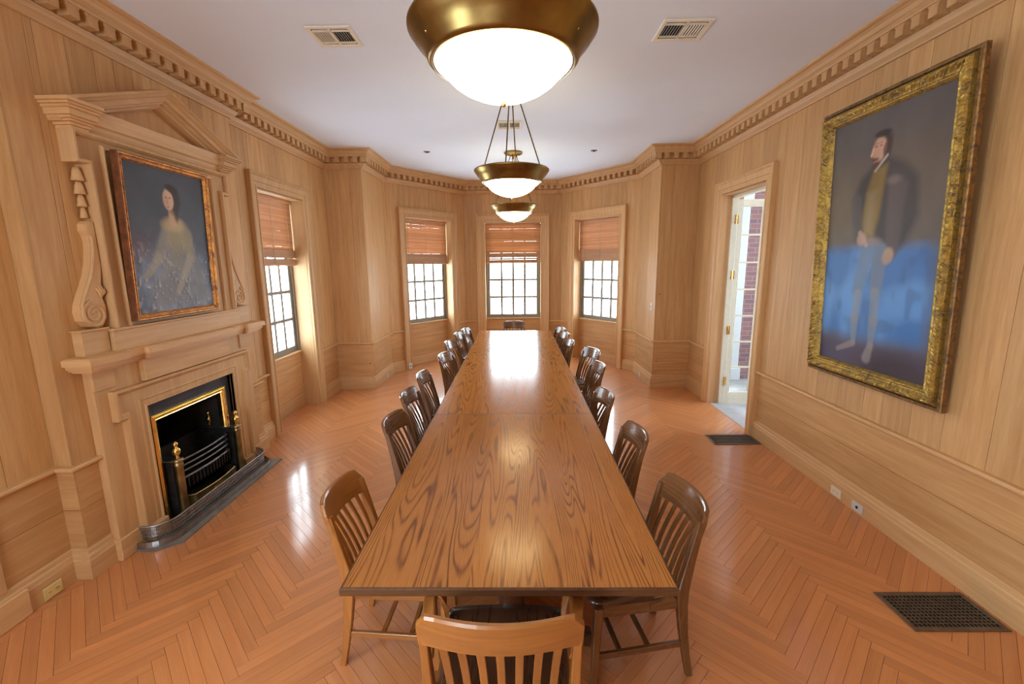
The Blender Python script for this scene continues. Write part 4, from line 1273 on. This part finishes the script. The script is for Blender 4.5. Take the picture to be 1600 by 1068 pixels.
ORD = ['nearest', 'second', 'third', 'fourth', 'fifth', 'sixth', 'seventh', 'farthest']
base = chair('wooden slat-back chair, nearest on the left side, by the fireplace')
LCH = [(-.585, 2.03, 2), (-.60, 3.03, 5), (-.645, 3.68, 4), (-.655, 4.32, 2), (-.60, 5.25, 14), (-.675, 6.17, 14), (-.65, 6.95, 8), (-.585, 7.40, 10)]
RCH = [(.50, 1.95, 8), (.47, 2.76, 4), (.435, 3.60, 8), (.575, 4.68, 8), (.66, 5.46, 20), (.44, 6.20, 12), (.445, 6.86, 16), (.44, 7.38, 16)]
LT = ['wooden slat-back chair, nearest on the left side, by the fireplace', 'wooden slat-back chair, second from the near end on the left side',
      'wooden slat-back chair, third from the near end on the left side', 'wooden slat-back chair, fourth from the near end on the left side',
      'wooden slat-back chair, fourth from the far end on the left side', 'wooden slat-back chair, third from the far end on the left side',
      'wooden slat-back chair, second from the far end on the left side', 'wooden slat-back chair, last at the far end of the left side']
RT = ['wooden slat-back chair with a dark scooped seat, nearest on the right side', 'wooden slat-back chair, second from the near end on the right side',
      'wooden slat-back chair, third from the near end on the right side', 'wooden slat-back chair on the right, nearer one of the pair pulled out from the table',
      'wooden slat-back chair on the right, farther one of the pair pulled out from the table', 'wooden slat-back chair, third from the far end on the right side',
      'wooden slat-back chair, second from the far end on the right side', 'wooden slat-back chair, last at the far end of the right side']
first = True
dk = chair(RT[0], mw=M_CHAIR_SHADED, dark=True)
for (x, y, a), lb in zip(LCH, LT):
    o = base if first else copy_tree(dk); first = False
    o.location = (x, y, 0); o.rotation_euler = (0, 0, -math.pi/2 + math.radians(-a if False else a)*-1 if False else -math.pi/2-math.radians(a)); o['label'] = lb
for k, ((x, y, a), lb) in enumerate(zip(RCH, RT)):
    o = dk if k == 0 else copy_tree(dk)
    o.location = (x, y, 0); o.rotation_euler = (0, 0, math.pi/2+math.radians(a)); o['label'] = lb
o = copy_tree(dk); o.location = (-.07, 8.02, 0); o.rotation_euler = (0, 0, math.pi); o['label'] = 'glare-darkened wooden slat-back chair at the far head of the tables'
ac = chair('light oak armchair in the foreground at the near end of the table, seen from behind', arm=True, dark=True)
ac.location = (-.062, 1.49, 0)

# ------------------------------------------------------------------ pendant lamps
def lamp(y, label):
    x = -.047
    r = thing('pendant_lamp', label, 'lamp', (x, y, 2.53), 0, 'bowl pendant lamps over the tables')
    z0 = 2.53
    ring = [(.262, .139), (.272, .137), (.285, .150), (.292, .172), (.300, .180), (.302, .186), (.322, .205), (.338, .226), (.346, .240), (.352, .246), (.353, .254), (.346, .260), (.330, .258), (.31, .235), (.292, .20), (.276, .165), (.268, .150), (.262, .139)]
    MB().lathe(ring, (0, 0, 0), 64).build('metal_rim', M_BRONZE, r)
    bowl = [(0, .0), (.006, .002), (.014, .008), (.030, .014), (.07, .020), (.115, .033), (.160, .054), (.195, .078), (.215, .098), (.225, .112), (.240, .120), (.258, .136), (.270, .156), (.273, .17)]
    inner = [(a*.975, b+.006) for a, b in bowl[::-1]]
    MB().lathe(bowl+inner, (0, 0, 0), 64).build('glass_bowl', M_BOWL, r)
    MB().lathe([(0, -.012), (.006, -.008), (.009, 0), (.006, .004), (.012, .008), (0, .01)], (0, 0, 0), 14).build('bowl_finial', M_BRASS, r)
    for k in range(3):
        a = math.radians(90+120*k)
        MB().lathe([(0, -.006), (.006, -.003), (.006, .003), (0, .006)], (.30*math.cos(a), .30*math.sin(a), .19), 8).build('screw', M_BRASS, r)
    zt = ZC-z0
    hub = [(0, zt-.10), (.008, zt-.095), (.012, zt-.085), (.006, zt-.078), (.016, zt-.068), (.030, zt-.05), (.040, zt-.040), (.045, zt-.03), (.125, zt-.026), (.135, zt-.02), (.138, zt-.010), (.132, zt), (0, zt)]
    MB().lathe(hub, (0, 0, 0), 32).build('ceiling_canopy', M_BRONZE, r)
    for k in range(4):
        a = math.radians(-10+90*k)
        c, s = math.cos(a), math.sin(a)
        MB().tube([(.040*c, .040*s, zt-.03), (.285*c, .285*s, .235)], .0055, 8).build('rod', M_ROD, r)
        MB().lathe([(0, -.012), (.009, -.008), (.009, .008), (0, .012)], (.285*c, .285*s, .240), 8).build('rod_end', M_BRASS, r)
    return r
lamp(1.83, 'nearest and largest looking bowl pendant lamp, cut by the top of the picture')
lamp(4.36, 'middle bowl pendant lamp hanging on thin bronze rods')
lamp(6.90, 'farthest bowl pendant lamp, in front of the centre window')

# ------------------------------------------------------------------ ceiling and floor fittings
def vent(cx_, cy_, w, h, label):
    r = thing('ceiling_vent', label, 'vent', (cx_, cy_, ZC), 0, 'ceiling vents')
    m = MB(); z0, z1 = -.010, 0
    b = .030
    m.box(-w/2, w/2, -h/2, -h/2+b, z0, z1, None, .003); m.box(-w/2, w/2, h/2-b, h/2, z0, z1, None, .003)
    m.box(-w/2, -w/2+b, -h/2+b, h/2-b, z0, z1, None, .003); m.box(w/2-b, w/2, -h/2+b, h/2-b, z0, z1, None, .003)
    m.box(-.008, .008, -h/2+b, h/2-b, z0, z1)
    for s in (-1, 1): m.box(-w/2+b, w/2-b, s*(h/2-.064)-.004, s*(h/2-.064)+.004, z0, z1)
    m.build('vent_frame', M_VENT, r)
    MB().box(-w/2+.01, w/2-.01, -h/2+.01, h/2-.01, -.0015, -.0005).build('vent_shadow_gap', M_HOLE, r)
    x0 = -w/2+b
    n = 7
    for half, ang in ((-1, .6), (1, -.6)):
        for k in range(n):
            x = (-w/2+b+(w/2-b-.008)*(k+.5)/n) if half < 0 else (.008+(w/2-b-.008)*(k+.5)/n)
            dx = math.sin(ang)*.0045
            mm = MB(); y0, y1 = -h/2+.070, h/2-.070
            mm.add([(x-dx, y0, -.011), (x+dx, y0, -.001), (x+dx, y1, -.001), (x-dx, y1, -.011), (x-dx+.0015, y0, -.011), (x+dx+.0015, y0, -.001), (x+dx+.0015, y1, -.001), (x-dx+.0015, y1, -.011)],
                   [(0, 1, 2, 3), (7, 6, 5, 4), (0, 4, 5, 1), (2, 6, 7, 3), (1, 5, 6, 2), (0, 3, 7, 4)])
            mm.build('louvre', M_VENT, r)
        # end louvres across
        for s in (-1, 1):
            for j in range(1):
                yy = s*(h/2-.052); xa, xb = (-w/2+b+.006, -.012) if half < 0 else (.012, w/2-b-.006)
                MB().box(xa, xb, yy-.004, yy+.0015, -.009, -.003).build('louvre', M_VENT, r)
    return r
vent(-1.29, 3.47, .315, .285, 'square ceiling vent left of the nearest lamp')
vent(1.175, 3.46, .345, .29, 'square ceiling vent right of the nearest lamp')
vent(-.083, 5.575, .30, .315, 'ceiling vent seen between the rods of the middle lamp')
for x, y, lb in ((-1.303, 6.80, 'small dark recessed fitting in the ceiling, left of the lamps'), (1.132, 6.85, 'small dark recessed fitting in the ceiling, right of the lamps')):
    r = thing('ceiling_fitting', lb, 'ceiling fitting', (x, y, ZC))
    MB().lathe([(0, -.004), (.030, -.004), (.034, 0), (0, 0)], (0, 0, 0), 18).build('recess', M_HOLE, r)
    MB().lathe([(.030, -.006), (.045, -.005), (.048, 0), (.030, 0), (.030, -.006)], (0, 0, 0), 18).build('ring', M_GRATE, r)
    MB().lathe([(0, -.020), (.012, -.019), (.012, -.004), (0, -.004)], (0, 0, 0), 12).build('nozzle', M_GRATE, r)

def register(x0, x1, y0, y1, label):
    r = thing('floor_register', label, 'floor vent', ((x0+x1)/2, (y0+y1)/2, 0.0005))
    w, h = x1-x0, y1-y0; b = .028
    m = MB(); z1 = .007
    m.box(-w/2, w/2, -h/2, -h/2+b, 0, z1, None, .002); m.box(-w/2, w/2, h/2-b, h/2, 0, z1, None, .002)
    m.box(-w/2, -w/2+b, -h/2+b, h/2-b, 0, z1, None, .002); m.box(w/2-b, w/2, -h/2+b, h/2-b, 0, z1, None, .002)
    m.build('register_frame', M_GRATE, r)
    MB().box(-w/2+.01, w/2-.01, -h/2+.01, h/2-.01, .0, .001).build('duct_opening', M_HOLE, r)
    g = MB(); n = 20; mm = 10
    for k in range(1, n):
        x = -w/2+b+(w-2*b)*k/n; g.box(x-.0028, x+.0028, -h/2+b, h/2-b, .001, .0058)
    for k in range(1, mm):
        y = -h/2+b+(h-2*b)*k/mm; g.box(-w/2+b, w/2-b, y-.0028, y+.0028, .001, .0052)
    g.build('grille', M_GRATE, r)['kind'] = 'stuff'
register(2.08, 2.585, 2.045, 2.325, 'dark iron floor register in the near right corner')
register(2.095, 2.595, 4.475, 4.745, 'iron floor register beside the open doorway')

def outlet(fr, s, z, w, h, mat, label, name='wall_outlet', t0=.031, kind='duplex', cat='outlet'):
    p = fr(s, t0, z)
    r = thing(name, label, cat, p)
    def pp(m, n, mt): 
        m.v = [tuple(Vector(v)-Vector(p)) for v in m.v]; return m.build(n, mt, r)
    pp(MB().box(s-w/2, s+w/2, t0, t0+.006, z-h/2, z+h/2, fr, .002), 'cover_plate', mat)
    if kind == 'duplex':
        for q in (-.022, .022):
            a, c = (q, 0) if w > h else (0, q)
            pp(MB().box(s+a-.014, s+a+.014, t0+.006, t0+.0085, z+c-.012, z+c+.012, fr, .002), 'socket', mat)
            for d in (-.005, .005): pp(MB().box(s+a+d-.0013, s+a+d+.0013, t0+.0085, t0+.009, z+c-.004, z+c+.006, fr), 'slot', M_HOLE)
    elif kind == 'single':
        pp(MB().tube([fr(s, t0+.006, z), fr(s, t0+.0085, z)], .012, 14), 'socket', M_HOLE)
    else:
        pp(MB().box(s-.005, s+.005, t0+.006, t0+.016, z-.010, z+.010, fr, .001), 'toggle', mat)
    return r
FL = Fr((XL, 0), (XL, 1)); FRR = Fr((XR, 0), (XR, -1))
outlet(FL, 2.295, .045, .105, .075, M_PLATE_BRASS, 'yellow brass double outlet in the baseboard left of the fireplace', t0=.033)
outlet(FL, 4.56, .10, .075, .075, M_WHITE, 'small white outlet in the baseboard between fireplace and left window', t0=.033)
outlet(FRR, -3.385, .055, .115, .07, M_PLATE, 'ivory double outlet in the right baseboard, the farther of two plates', t0=.033)
outlet(FRR, -3.155, .055, .11, .07, M_WHITE, 'white single-jack plate in the right baseboard, the nearer of two plates', t0=.033, kind='single')
outlet(BL, .36, .07, .075, .11, M_WHITE, 'white outlet with a dark jack low on the left bay window casing', t0=.052, kind='single')
FPL = Fr((C-PW, 0), (C-PW, 1)); FPR = Fr((C+PW, 0), (C+PW, -1))
outlet(FPL, 7.27, .075, .07, .08, M_WHITE, 'white outlet low on the side of the left pier', t0=.033)
outlet(FPR, -7.27, .065, .07, .08, M_WHITE, 'white outlet low on the side of the right pier', t0=.033)
outlet(FPR, -6.89, 1.245, .075, .115, M_WHITE, 'white light switch on the side of the right pier', 'light_switch', .001, 'toggle', 'switch')
# concealed cupboard latches on the two piers
for fi, xs in ((5, -2.31), (11, 2.145)):
    for z in (1.45, .41):
        fr = FRS[fi]; s = (Vector((xs, YP))-fr.P).dot(fr.d)
        MB().tube([fr(s, 0, z), fr(s, .004, z)], .013, 14).build('latch_plate', M_BRASS_OLD, WALLS[fi])
        MB().tube([fr(s, .004, z), fr(s, .006, z)], .005, 8).build('keyhole', M_HOLE, WALLS[fi])
